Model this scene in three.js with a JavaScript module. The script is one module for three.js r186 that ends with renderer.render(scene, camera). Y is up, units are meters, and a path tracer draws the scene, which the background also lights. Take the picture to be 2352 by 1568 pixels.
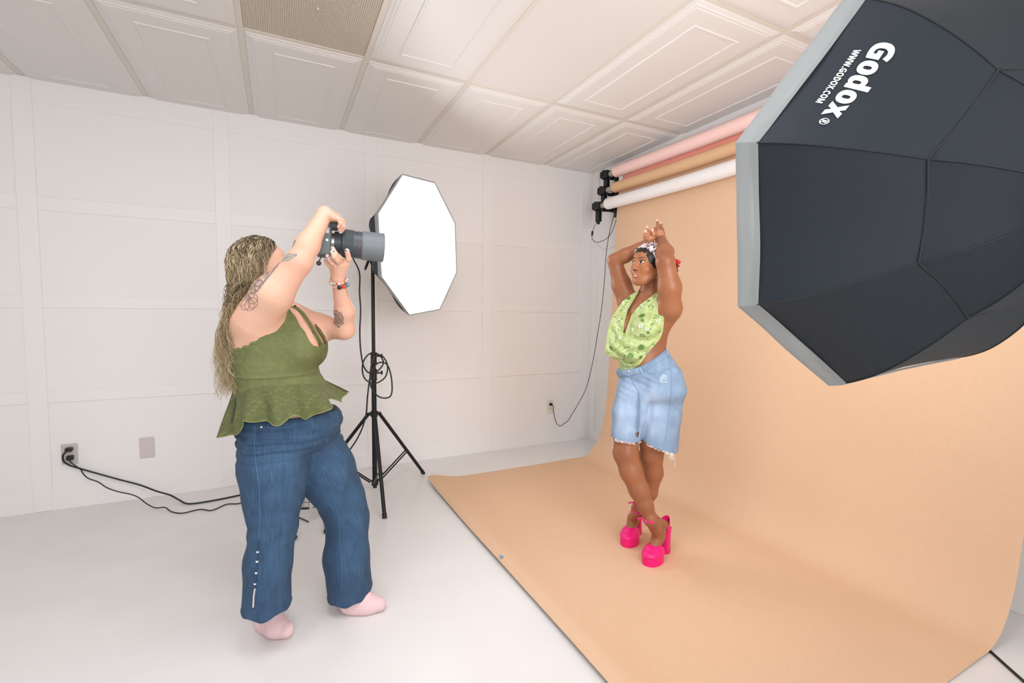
import * as THREE from 'three';
import { mergeGeometries, mergeVertices, toCreasedNormals } from 'three/addons/utils/BufferGeometryUtils.js';
import { RoundedBoxGeometry } from 'three/addons/geometries/RoundedBoxGeometry.js';
import { RectAreaLightUniformsLib } from 'three/addons/lights/RectAreaLightUniformsLib.js';
import { FontLoader } from 'three/addons/loaders/FontLoader.js';
import { TextGeometry } from 'three/addons/geometries/TextGeometry.js';

// ---------------------------------------------------------------- camera, lights, exposure
RectAreaLightUniformsLib.init();
const scene = new THREE.Scene();
scene.background = new THREE.Color(0x000000);
const camera = new THREE.PerspectiveCamera(71.99, 2352 / 1568, 0.05, 30);
camera.position.set(1.357, 1.286, 3.9545);
camera.up.set(0.02024, 0.99817, -0.05704);
camera.lookAt(1.357 + 0.44519, 1.286 - 0.06008, 3.9545 - 0.89342);
const renderer = new THREE.WebGLRenderer({ antialias: true });
renderer.toneMapping = THREE.LinearToneMapping;
renderer.toneMappingExposure = 0.96;
renderer.shadowMap.enabled = true;
const FAR_BOX_LIGHT = 5.5, NEAR_BOX_LIGHT = 7.5, CEILING_LIGHT = 8;      // brightness of the softboxes and of the ceiling light panels
const WINDOW_LIGHT = 5, WIN = [0.1, 2.9, 0.85, 2.3], DAY_COLOR = 0xfcfcff;
const FLASH_COLOR = 0xf8f9ff, CEILING_COLOR = 0xf8f9ff;

// ---------------------------------------------------------------- helpers
let seed = 12345;
const rnd = () => { seed = (seed * 1664525 + 1013904223) >>> 0; return seed / 4294967296; };
const rr = (a, b) => a + (b - a) * rnd();
const V = (x, y, z) => new THREE.Vector3(x, y, z);
const A3 = (p) => new THREE.Vector3(p[0], p[1], p[2]);
const clamp = (x, a, b) => Math.min(b, Math.max(a, x));
const lerp = (a, b, t) => a + (b - a) * t;
const smooth = (a, b, x) => { const t = clamp((x - a) / (b - a), 0, 1); return t * t * (3 - 2 * t); };
const lin = (hex) => { const c = new THREE.Color(hex); return [c.r, c.g, c.b]; };
const mixc = (a, b, t) => [lerp(a[0], b[0], t), lerp(a[1], b[1], t), lerp(a[2], b[2], t)];
function hash3(x, y, z) { let h = (x * 374761393 + y * 668265263 + z * 2147483647) | 0; h = Math.imul(h ^ (h >>> 13), 1274126177); return ((h ^ (h >>> 16)) >>> 0) / 4294967296; }
function noise3(x, y, z) {
  const xi = Math.floor(x), yi = Math.floor(y), zi = Math.floor(z), f = (t) => t * t * (3 - 2 * t);
  const u = f(x - xi), v = f(y - yi), w = f(z - zi), h = (a, b, c) => hash3(xi + a, yi + b, zi + c);
  return lerp(lerp(lerp(h(0, 0, 0), h(1, 0, 0), u), lerp(h(0, 1, 0), h(1, 1, 0), u), v), lerp(lerp(h(0, 0, 1), h(1, 0, 1), u), lerp(h(0, 1, 1), h(1, 1, 1), u), v), w) * 2 - 1;
}
const taken = new Map();
function numbered(name) { const n = taken.get(name) || 0; taken.set(name, n + 1); return n ? `${name}_${String(n).padStart(3, '0')}` : name; }
function shade(o) { o.castShadow = true; o.receiveShadow = true; return o; }
function part(name, geometry, material, parent) { const m = shade(new THREE.Mesh(geometry, material)); m.name = name; parent.add(m); return m; }
function thing(name, label, category, at = [0, 0, 0], group) {
  const o = new THREE.Group(); o.name = numbered(name); o.position.set(...at); o.userData = { label, category }; if (group) o.userData.group = group; scene.add(o); return o;
}
function single(name, label, category, geometry, material, group) {
  const m = shade(new THREE.Mesh(geometry, material)); m.name = numbered(name); m.userData = { label, category }; if (group) m.userData.group = group; scene.add(m); return m;
}
function structure(name, label, category) { const g = new THREE.Group(); g.name = name; g.userData = { kind: 'structure', label, category }; scene.add(g); return g; }
const box = (x0, x1, y0, y1, z0, z1) => new THREE.BoxGeometry(x1 - x0, y1 - y0, z1 - z0).translate((x0 + x1) / 2, (y0 + y1) / 2, (z0 + z1) / 2);
const rbox = (w, h, d, r, s = 2) => new RoundedBoxGeometry(w, h, d, s, r);
function merge(list) { return mergeGeometries(list.map((g) => { const h = g.index ? g.toNonIndexed() : g; for (const k of Object.keys(h.attributes)) if (!['position', 'normal', 'uv'].includes(k)) h.deleteAttribute(k); return h; })); }
function rod(a, b, r, r2 = r, n = 14) {           // a straight rod between two points
  const A = A3(a), B = A3(b), d = B.clone().sub(A), g = new THREE.CylinderGeometry(r2, r, d.length(), n);
  g.translate(0, d.length() / 2, 0).applyQuaternion(new THREE.Quaternion().setFromUnitVectors(V(0, 1, 0), d.clone().normalize())); return g.translate(A.x, A.y, A.z);
}
function cable(points, r, n = 0, sides = 8, closed = false) { const c = new THREE.CatmullRomCurve3(points.map(A3), closed, 'centripetal'); return new THREE.TubeGeometry(c, n || points.length * 10, r, sides, closed); }
function place(geometry, origin, ax, ay, az) { geometry.applyMatrix4(new THREE.Matrix4().makeBasis(A3(ax), A3(ay), A3(az)).setPosition(...origin)); return geometry; }
function texture(size, fn, srgb = true) {
  const d = new Uint8Array(size * size * 4);
  for (let y = 0; y < size; y++) for (let x = 0; x < size; x++) { const c = fn(x / size, y / size, x, y), i = (y * size + x) * 4; d[i] = clamp(c[0], 0, 255); d[i + 1] = clamp(c[1], 0, 255); d[i + 2] = clamp(c[2], 0, 255); d[i + 3] = 255; }
  const t = new THREE.DataTexture(d, size, size); t.wrapS = t.wrapT = THREE.RepeatWrapping; t.magFilter = THREE.LinearFilter; t.minFilter = THREE.LinearMipmapLinearFilter; if (srgb) t.colorSpace = THREE.SRGBColorSpace; t.needsUpdate = true; return t;
}
const std = (color, roughness = 0.6, extra = {}) => new THREE.MeshStandardMaterial({ color, roughness, ...extra });
// tileable value noise of period n
const tn = (u, v, n, s) => { const x = u * n, y = v * n, xi = Math.floor(x), yi = Math.floor(y), f = (t) => t * t * (3 - 2 * t), h = (a, b) => hash3(((xi + a) % n + n) % n, ((yi + b) % n + n) % n, s); const p = f(x - xi), q = f(y - yi); return lerp(lerp(h(0, 0), h(1, 0), p), lerp(h(0, 1), h(1, 1), p), q) * 2 - 1; };

const tn2 = (u, v, nx, ny, s) => { const x = u * nx, y = v * ny, xi = Math.floor(x), yi = Math.floor(y), f = (t) => t * t * (3 - 2 * t), h = (a, b) => hash3(((xi + a) % nx + nx) % nx, ((yi + b) % ny + ny) % ny, s), p = f(x - xi), q = f(y - yi); return lerp(lerp(h(0, 0), h(1, 0), p), lerp(h(0, 1), h(1, 1), p), q) * 2 - 1; };
// ---------------------------------------------------------------- materials
const plaster = texture(256, (u, v) => { const n = 128 + 40 * tn(u, v, 32, 1) + 30 * tn(u, v, 96, 2); return [n, n, n]; }, false);
const M = {
  wall: std(0xf2f0ee, 0.62, { bumpMap: plaster, bumpScale: 0.0006 }),
  batten: std(0xf3f1ef, 0.5),
  floor: new THREE.MeshPhysicalMaterial({ color: 0xe9e2dc, roughness: 0.34, specularIntensity: 0.7, bumpMap: plaster, bumpScale: 0.0004 }),
  tile: std(0xe4e1dd, 0.42),
  gridbar: std(0xddd6cb, 0.5),
  lens: std(0xe0dcd8, 0.45),
  grille: std(0xd8cdbb, 0.5),
  plenum: std(0x8d8272, 0.8),
  diffuserPlate: std(0xc4b9a6, 0.7),
  outletPlate: std(0xc9c4be, 0.4),
  outletWhite: std(0xe8e2d6, 0.4),
  black: std(0x151718, 0.45),
  blackMetal: std(0x1c2022, 0.36, { metalness: 0.35 }),
  rubber: std(0x101213, 0.6),
  steel: std(0xb9bcbd, 0.3, { metalness: 0.9 }),
  cord: std(0x16201e, 0.5),
  paper: std(0xe2b489, 0.86, { side: THREE.DoubleSide }),
  pinkPaper: std(0xffd8d0, 0.8),
  whitePaper: std(0xf3efed, 0.8),
  beigePaper: std(0xe2b88e, 0.82),
  core: std(0xb8b2a4, 0.45, { metalness: 0.3 }),
};
const floorTex = texture(512, (u, v) => { const n = 235 + 2.5 * tn(u, v, 6, 5) + 2 * tn(u, v, 40, 6); return [n, n - 2, n - 4]; });
floorTex.repeat.set(1, 1); M.floor.map = floorTex; M.floor.color.set(0xffffff);
const paperTex = texture(512, (u, v) => { const n = 1.5 * tn(u, v, 180, 7) + 0.8 * tn(u, v, 60, 8) + 1 * tn(u, v, 5, 9); return [227 + n, 190 + n, 156 + n]; });
M.paper.map = paperTex; M.paper.color.set(0xffffff);

// ---------------------------------------------------------------- room shell
const H = 2.6985, XB = 4.223, XL = -2.438, ZR = 6.03, PITCH = 0.6096, Z1 = 1.1565;
{
  const floor = structure('floor', 'smooth white painted studio floor', 'floor');
  const g = box(XL - 0.2, XB + 0.2, -0.15, 0, -0.2, ZR + 0.2); part('slab', g, M.floor, floor);

  const wall = structure('wall_left', 'white panelled wall with flat battens behind the photographer', 'wall');
  part('wall_surface', box(XL - 0.2, XB + 0.2, 0, H + 0.3, -0.15, 0), M.wall, wall);
  const cols = [[-2.438, -2.0], [-1.07, -0.98], [-0.052, 0.041], [0.98, 1.07], [2.003, 2.093], [3.021, 3.111], [4.08, XB]];
  const rails = [[0, 0.141], [0.697, 0.772], [1.3, 1.376], [1.902, 1.985], [2.55, H]];
  const T = 0.0075, e = 0.0012;
  for (const [a, b] of cols) part('batten', rbox(b - a, H - 0.002, T * 2, e).translate((a + b) / 2, H / 2, 0), M.batten, wall);
  for (let i = 0; i + 1 < cols.length; i++) for (const [a, b] of rails) part('rail', rbox(cols[i + 1][0] - cols[i][1] - 0.0004, b - a, T * 2 - 0.0006, e).translate((cols[i + 1][0] + cols[i][1]) / 2, (a + b) / 2, 0), M.batten, wall);

  const wr = structure('wall_right', 'plain white wall behind the paper backdrop', 'wall'); part('wall_surface', box(XB, XB + 0.15, 0, H + 0.3, 0, ZR + 0.2), M.wall, wr);
  part('batten', rbox(0.015, H - 0.002, 0.1, e).translate(XB, H / 2, 0.058), M.batten, wr);
  const bb = structure('baseboard_right', 'white baseboard below the backdrop wall', 'baseboard'); part('board', rbox(0.014, 0.09, ZR - 0.01, 0.003).translate(XB - 0.007, 0.045, ZR / 2), M.batten, bb);
  const ws = structure('wall_side', 'plain white wall outside the frame', 'wall'); part('wall_surface', box(XL - 0.15, XL, 0, H + 0.3, 0, ZR + 0.2), M.wall, ws);
  const wb = structure('wall_rear', 'plain white wall with a window behind the viewer', 'wall'), [wx0, wx1, wy0, wy1] = WIN;
  for (const b of [[XL, wx0, 0, H + 0.3], [wx1, XB, 0, H + 0.3], [wx0, wx1, 0, wy0], [wx0, wx1, wy1, H + 0.3]]) part('wall_surface', box(...b, ZR, ZR + 0.15), M.wall, wb);
  const win = structure('window_1', 'wide daylit window behind the viewer', 'window'), fz = ZR + 0.06;
  for (let i = 0; i < 4; i++) { const x = lerp(wx0 + 0.02, wx1 - 0.02, i / 3); part('mullion', box(x - 0.02, x + 0.02, wy0, wy1, fz - 0.03, fz + 0.03), M.batten, win); }
  for (const y of [wy0 + 0.02, wy1 - 0.02]) part('rail', box(wx0, wx1, y - 0.02, y + 0.02, fz - 0.028, fz + 0.028), M.batten, win);
  for (let i = 0; i < 3; i++) part('window_pane', box(lerp(wx0, wx1, i / 3) + 0.04, lerp(wx0, wx1, (i + 1) / 3) - 0.04, wy0 + 0.04, wy1 - 0.04, fz + 0.01, fz + 0.016), std(0xf4f8ff, 0.4, { emissive: DAY_COLOR, emissiveIntensity: 1.5 }), win);
  const dl = new THREE.RectAreaLight(DAY_COLOR, WINDOW_LIGHT, wx1 - wx0 - 0.1, wy1 - wy0 - 0.1); dl.position.set((wx0 + wx1) / 2, (wy0 + wy1) / 2, ZR + 0.02); dl.lookAt((wx0 + wx1) / 2, (wy0 + wy1) / 2, 0); dl.name = 'window_light'; scene.add(dl);
}
// ceiling: a T-bar grid that carries moulded lay-in tiles
const ceilingLamps = [];
{
  const ceiling = structure('ceiling', 'drop ceiling of white moulded tiles in a beige grid', 'ceiling');
  part('slab', box(XL - 0.1, XB + 0.1, H + 0.16, H + 0.3, -0.1, ZR + 0.1), M.wall, ceiling);
  const rows = [Z1 - 2 * PITCH]; while (rows[rows.length - 1] < ZR) rows.push(rows[rows.length - 1] + 2 * PITCH);
  for (let k = -4; k <= 6; k++) { const x = k * PITCH; if (x > XL - 0.01 && x < XB) part('runner', rbox(0.024, 0.03, ZR, 0.001).translate(x, H + 0.015, ZR / 2), M.gridbar, ceiling); }
  for (const z of rows) if (z > 0 && z < ZR) for (let k = -4; k <= 6; k++) { const a = Math.max(XL, k * PITCH + 0.012), b = Math.min(XB, (k + 1) * PITCH - 0.012); if (b > a) part('cross_tee', rbox(b - a, 0.03, 0.024, 0.001).translate((a + b) / 2, H + 0.0155, z), M.gridbar, ceiling); }
  for (const x of [XL + 0.012, XB - 0.012]) part('wall_angle', box(x - 0.012, x + 0.012, H, H + 0.02, 0, ZR), M.gridbar, ceiling);
  for (const z of [0.006, ZR - 0.012]) part('wall_angle', box(XL, XB, H + 0.001, H + 0.02, z - 0.006, z + 0.012), M.gridbar, ceiling);
  const profile = [[0, 0.003], [0.006, 0.003], [0.0075, -0.001], [0.026, -0.0055], [0.029, -0.0085], [0.041, -0.009], [0.044, -0.0115], [0.058, -0.012], [0.136, -0.012], [0.14, -0.0165], [0.149, -0.0165], [0.155, -0.012]];
  function tile(x0, x1, z0, z1) {
    const pos = [], cl = (x, z) => [clamp(x, XL + 0.001, XB - 0.001), clamp(z, 0.001, ZR - 0.001)];
    const ring = ([d, y]) => [[x0 + d, z0 + d], [x1 - d, z0 + d], [x1 - d, z1 - d], [x0 + d, z1 - d]].map(([x, z]) => { const c = cl(x, z); return [c[0], H + y, c[1]]; });
    const quad = (a, b, c, d) => pos.push(...a, ...c, ...b, ...a, ...d, ...c);
    for (let i = 0; i + 1 < profile.length; i++) { const a = ring(profile[i]), b = ring(profile[i + 1]); for (let j = 0; j < 4; j++) quad(a[(j + 1) % 4], a[j], b[j], b[(j + 1) % 4]); }
    const c = ring(profile[profile.length - 1]); quad(c[1], c[0], c[3], c[2]);
    const g = new THREE.BufferGeometry(); g.setAttribute('position', new THREE.Float32BufferAttribute(pos, 3)); g.computeVertexNormals(); return g;
  }
  const lensTiles = new Set(['4,1', '-2,1', '0,2', '2,2']);
  const litTiles = new Set(['0,2', '2,2']);
  for (let k = -4; k <= 6; k++) for (let j = 0; j + 1 < rows.length; j++) {
    const x0 = k * PITCH + 0.011, x1 = (k + 1) * PITCH - 0.011, z0 = rows[j] + 0.011, z1 = rows[j + 1] - 0.011, key = `${k},${j}`;
    if (x1 < XL + 0.05 || z0 > ZR - 0.05) continue;
    if (key === '2,1') {                      // return-air grille: a fine wire lattice under a square plate
      const gr = new THREE.Group(); gr.name = 'return_grille'; gr.userData = { label: 'fine beige grille panel of the air return' }; ceiling.add(gr);
      const bars = [], p = 0.0095; for (let x = x0; x <= x1; x += p) bars.push(box(x - 0.0013, x + 0.0013, H + 0.004, H + 0.012, z0, z1)); for (let z = z0; z <= z1; z += p) bars.push(box(x0, x1, H + 0.0045, H + 0.0115, z - 0.0013, z + 0.0013));
      const lat = part('lattice', merge(bars), M.grille, gr); lat.userData.kind = 'stuff';
      part('plenum_box', merge([box(x0, x1, H + 0.13, H + 0.14, z0, z1), box(x0 - 0.004, x0, H + 0.012, H + 0.13, z0, z1), box(x1, x1 + 0.004, H + 0.012, H + 0.13, z0, z1), box(x0, x1, H + 0.012, H + 0.13, z0 - 0.004, z0), box(x0, x1, H + 0.012, H + 0.13, z1, z1 + 0.004)]), M.plenum, gr);
      const cx = (x0 + x1) / 2 + 0.03, cz = z0 + 0.33; part('baffle_plate', merge([rbox(0.3, 0.012, 0.3, 0.003).rotateY(0.62).translate(cx, H + 0.045, cz), rbox(0.24, 0.012, 0.24, 0.003).rotateY(0.62).translate(cx, H + 0.03, cz)]), M.diffuserPlate, gr);
      part('screw', new THREE.SphereGeometry(0.006, 10, 6).translate(cx, H + 0.003, cz), M.outletWhite, gr);
      continue;
    }
    if (lensTiles.has(key)) {
      const lit = litTiles.has(key);
      if (!lit) { part('light_lens', box(x0, x1, H + 0.004, H + 0.009, Math.max(z0, 0.002), z1), M.lens, ceiling); continue; }
      ceilingLamps.push([(x0 + x1) / 2, (z0 + z1) / 2]);
      part('light_panel', box(x0, x1, H + 0.004, H + 0.009, z0, Math.min(z1, ZR)), std(0xe6dcd2, 0.5, { emissive: 0xf6f8ff, emissiveIntensity: 1.0 }), ceiling);
      continue;
    }
    part('tile', tile(x0, x1, z0, z1), M.tile, ceiling);
  }
  for (const [x, z] of ceilingLamps) { const l = new THREE.RectAreaLight(CEILING_COLOR, CEILING_LIGHT, 0.56, 1.15); l.position.set(x, H - 0.002, z); l.lookAt(x, 0, z); l.name = 'ceiling_panel_light'; scene.add(l); }
}

// ---------------------------------------------------------------- backdrop: paper, rolls, brackets
const PZ0 = 0.53, PZ1 = 3.23;
{
  const prof = [[4.128, 2.42], [4.118, 2.3], [4.108, 2.18], [4.086, 1.6], [4.058, 1.13], [4.04, 0.775], [4.02, 0.5], [3.978, 0.24], [3.93, 0.12], [3.87, 0.045], [3.79, 0.006], [3.65, 0.002], [3.2, 0.0018], [2.75, 0.0018], [2.6, 0.003], [2.5, 0.012], [2.43, 0.026], [2.395, 0.032], [2.37, 0.031], [2.355, 0.025], [2.348, 0.016]];
  const curve = new THREE.CatmullRomCurve3(prof.map(([x, y]) => V(x, y, 0)), false, 'centripetal'), N = 150, K = 72, pos = [], uv = [], idx = [];
  const L = curve.getLength();
  for (let i = 0; i <= N; i++) { const p = curve.getPointAt(i / N); for (let k = 0; k <= K; k++) {
    const z = lerp(PZ0, PZ1, k / K); let x = p.x, y = p.y;
    const hang = smooth(0.02, 0.5, p.y) * smooth(2.4, 1.6, p.y);
    x += hang * (0.012 * Math.sin(z * 2.6 + p.y * 1.3) + 0.008 * noise3(z * 1.7, p.y * 1.2, 3)); 
    const cove = smooth(3.2, 3.75, p.x) * smooth(0.5, 0.05, p.y); y += cove * (0.006 + 0.008 * noise3(z * 2.2, p.x * 2, 8));
    const lip = smooth(2.62, 2.42, p.x); y += lip * (y > 0.002 ? 1 : 0) * (0.005 + 0.006 * noise3(z * 2.3, 1.5, 2)) * smooth(0.0, 0.012, p.y); x += lip * (0.006 * noise3(z * 1.3, 5.5, 1));
    if (p.x < 3.2 && p.x > 2.6) y += 0.0008 * (1 + noise3(p.x * 3, z * 3, 4));
    const corner = smooth(0.30, 0.0, z - PZ0) * smooth(2.75, 2.36, p.x); y += corner * 0.012;
    pos.push(x, Math.max(0.001, y), z); uv.push(z, i / N * L); } }
  for (let i = 0; i < N; i++) for (let k = 0; k < K; k++) { const a = i * (K + 1) + k, b = a + 1, c = a + K + 1, d = c + 1; idx.push(a, b, c, b, d, c); }
  const g = new THREE.BufferGeometry(); g.setAttribute('position', new THREE.Float32BufferAttribute(pos, 3)); g.setAttribute('uv', new THREE.Float32BufferAttribute(uv, 2)); g.setIndex(idx); g.computeVertexNormals();
  const t = thing('paper_backdrop', 'tan seamless paper sweep hanging from the roll and running along the floor', 'backdrop');
  part('sheet', g, M.paper, t);
  const tape = part('tape_tab', place(rbox(0.016, 0.0012, 0.022, 0.0005), [2.362, 0.0385, 1.835], [0.98, 0.1, 0.15], [-0.1, 0.99, 0], [-0.15, 0, 0.98]), std(0x6f9fd8, 0.6), t); tape.userData.label = 'bit of blue masking tape';
}
function paperRoll(name, label, x, y, r, material, tail, zs, ze) {
  const t = thing(name, label, 'paper roll', [x, y, 0], 'backdrop rolls on the wall');
  const sag = (z) => -0.03 * Math.sin(Math.PI * clamp((z - zs) / (ze - zs), 0, 1));
  const path = (a, b, n) => { const p = []; for (let i = 0; i <= n; i++) { const z = lerp(a, b, i / n); p.push(V(0, sag(z), z)); } return new THREE.CatmullRomCurve3(p); };
  part('core_tube', merge([new THREE.TubeGeometry(path(zs - 0.115, ze + 0.115, 12), 24, 0.025, 20), new THREE.RingGeometry(0.016, 0.025, 20).rotateY(Math.PI).translate(0, 0, zs - 0.115), new THREE.CylinderGeometry(0.016, 0.016, 0.002, 16).rotateX(Math.PI / 2).translate(0, 0, zs - 0.1)]), M.core, t);
  const ends = [zs, ze].map((z, i) => new THREE.RingGeometry(0.025, r, 36, 3).rotateY(i ? 0 : Math.PI).translate(0, 0, z));
  part('wound_paper', merge([new THREE.TubeGeometry(path(zs, ze, 20), 40, r, 36), ...ends]), material, t);
  if (tail) {
    const pos = [], idx = [], n = 30, m = 5; for (let i = 0; i <= n; i++) for (let k = 0; k <= m; k++) { const z = lerp(zs + 0.06, ze, i / n), s = k / m; pos.push(r * 0.92 - 0.01 * s, sag(z) - r * 0.3 - tail * s, z); }
    for (let i = 0; i < n; i++) for (let k = 0; k < m; k++) { const a = i * (m + 1) + k; idx.push(a, a + 1, a + m + 1, a + 1, a + m + 2, a + m + 1); }
    const g = new THREE.BufferGeometry(); g.setAttribute('position', new THREE.Float32BufferAttribute(pos, 3)); g.setIndex(idx); g.computeVertexNormals(); const mt = std(0xffb09e, 0.8, { side: THREE.DoubleSide }); part('loose_end', g, mt, t);
    const tp = part('tape_strip', rbox(0.001, 0.045, 0.055, 0.0004).translate(r * 0.6, -r * 1.2, zs + 0.03), M.whitePaper, t); tp.userData.label = 'white tape strip';
  }
  return t;
}
paperRoll('paper_roll', 'salmon pink backdrop paper roll, topmost of the three wall rolls', 4.115, 2.567, 0.05, M.pinkPaper, 0.085, 0.5, 3.26);
paperRoll('paper_roll', 'tan backdrop paper roll, middle of the three wall rolls', 4.088, 2.418, 0.045, M.beigePaper, 0, 0.52, 3.24);
paperRoll('paper_roll', 'white backdrop paper roll, lowest of the three wall rolls', 4.03, 2.272, 0.05, M.whitePaper, 0, 0.5, 3.26);
function hanger(z, s, label) {
  const t = thing('roll_hanger', label, 'wall bracket', [XB, 2.4, z]);
  part('back_plate', rbox(0.02, 0.46, 0.07, 0.004).translate(-0.01, 0.02, 0), M.black, t);
  [[4.115, 2.567], [4.088, 2.418], [4.03, 2.272]].forEach(([x, y], i) => {
    const dx = x - XB, dy = y - 2.4;
    const arm = part('arm', rod([-0.01, dy - 0.02, 0], [dx + 0.02, dy - 0.035, 0], 0.02, 0.014), M.black, t);
    part('motor', merge([rbox(0.075, 0.085, 0.035, 0.012).translate(dx - 0.015, dy, -s * 0.035), rbox(0.06, 0.07, 0.05, 0.012).translate(dx - 0.02, dy, -s * 0.005), rbox(0.085, 0.06, 0.02, 0.008).translate(dx - 0.015, dy, -s * 0.058)]), M.blackMetal, t);
    part('gear_housing', merge([rbox(0.045, 0.11, 0.05, 0.01).translate(dx - 0.004, dy - 0.085, -s * 0.03), new THREE.CylinderGeometry(0.012, 0.015, 0.03, 12).translate(dx - 0.004, dy - 0.145, -s * 0.03)]), M.blackMetal, t);
    part('control_box', rbox(0.05, 0.075, 0.05, 0.008).translate(-0.045, dy - 0.01, s * 0.02), M.black, t);
    void arm; void i;
  });
  return t;
}
const HZ = 0.42;
{
  const h = hanger(HZ - 0.02, 1, 'black motorised triple hanger holding the rolls beside the panelled wall');
  const led = part('indicator', new THREE.SphereGeometry(0.004, 8, 6).translate(-0.072, 0.03, 0.045), std(0xff2050, 0.4, { emissive: 0xff1040, emissiveIntensity: 1.2 }), h); led.userData.label = 'small red indicator lamp';
  hanger(3.36, -1, 'black motorised triple hanger at the far end of the rolls, beyond the large softbox');
  const t1 = [[4.03, 2.15, 0.36], [4.0, 2.1, 0.35], [3.985, 2.02, 0.33], [3.99, 1.98, 0.33], [4.02, 1.95, 0.35], [4.1, 1.99, 0.42], [4.17, 2.14, 0.44], [4.19, 2.24, 0.44]];
  const c1 = thing('hanger_cord', 'thin grey loop cord dangling under the roll hanger', 'cord'); part('cord', cable(t1, 0.0028), M.cord, c1); part('inline_plug', rod([3.987, 2.05, 0.335], [3.985, 2.01, 0.33], 0.011, 0.009), M.black, c1);
  const c2 = thing('hanger_cord', 'second thin cord looping lower under the roll hanger', 'cord'); part('cord', cable([[4.0, 2.02, 0.33], [4.03, 1.94, 0.35], [4.09, 1.885, 0.4], [4.16, 1.92, 0.46], [4.2, 2.02, 0.5], [4.2, 2.2, 0.5]], 0.0018), M.steel, c2);
}

// ---------------------------------------------------------------- octagonal softboxes
const OCT = (r, o, k) => { const a = Math.PI / 8 + k * Math.PI / 4; return V(r * Math.cos(a), r * Math.sin(a), -o); };   // local: opening looks along +z
const RINGS = [[0.458, 0.03], [0.452, 0.046], [0.415, 0.102], [0.366, 0.152], [0.306, 0.2], [0.244, 0.24]], RINGS2 = [[0.244, 0.24], [0.2, 0.278], [0.14, 0.313], [0.075, 0.338]];
function gore(rings, k, off = 0, sag = 0.012, n = 8) {           // one fabric panel between rib k and rib k+1, slightly hollow between its ribs
  const pos = [], uv = [], idx = [], R2 = [];
  const m = 14; const cv = new THREE.CatmullRomCurve3(rings.map(([r, o]) => V(r, o, 0)));
  for (let i = 0; i <= m; i++) { const p = cv.getPoint(i / m); R2.push([p.x + off, p.y]); }
  for (let i = 0; i <= m; i++) for (let j = 0; j <= n; j++) {
    const a = OCT(R2[i][0], R2[i][1], k), b = OCT(R2[i][0], R2[i][1], k + 1), s = j / n, p = a.clone().lerp(b, s);
    const w = Math.sin(Math.PI * s), e = Math.sin(Math.PI * i / m); const mid = V(p.x, p.y, 0).normalize();
    const fold = 0.0035 * noise3(k * 3.1 + s * 3.5, i / m * 2.6, 4) * w * e; p.addScaledVector(mid, -sag * w * (0.45 + 0.55 * e) + fold);
    pos.push(p.x, p.y, p.z); uv.push(s, i / m);
  }
  for (let i = 0; i < m; i++) for (let j = 0; j < n; j++) { const a = i * (n + 1) + j, b = a + 1, c = a + n + 1, d = c + 1; idx.push(a, c, b, b, c, d); }
  const g = new THREE.BufferGeometry(); g.setAttribute('position', new THREE.Float32BufferAttribute(pos, 3)); g.setAttribute('uv', new THREE.Float32BufferAttribute(uv, 2)); g.setIndex(idx); g.computeVertexNormals(); return g;
}
const weave = texture(256, (u, v, x, y) => { const n = 128 + ((x + y) % 2 ? 20 : -20) + 50 * tn(u, v, 128, 3); return [n, n, n]; }, false); 
const weaveC = weave.clone(); weaveC.repeat.set(5, 5); weaveC.needsUpdate = true;
M.softBlack = std(0x152029, 0.7, { side: THREE.DoubleSide, bumpMap: weaveC, bumpScale: 0.0006 });
M.lip = new THREE.MeshPhysicalMaterial({ color: 0xbcc0c0, roughness: 0.95, specularIntensity: 0.2, side: THREE.DoubleSide, transmission: 0.45, thickness: 0 });
M.piping = std(0x1b2024, 0.7);
M.innerSilver = std(0xd9dcde, 0.35, { side: THREE.DoubleSide });
M.diffuser = new THREE.MeshStandardMaterial({ color: 0xffffff, roughness: 0.8, emissive: 0xffffff, emissiveIntensity: 1.25, side: THREE.DoubleSide });
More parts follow.
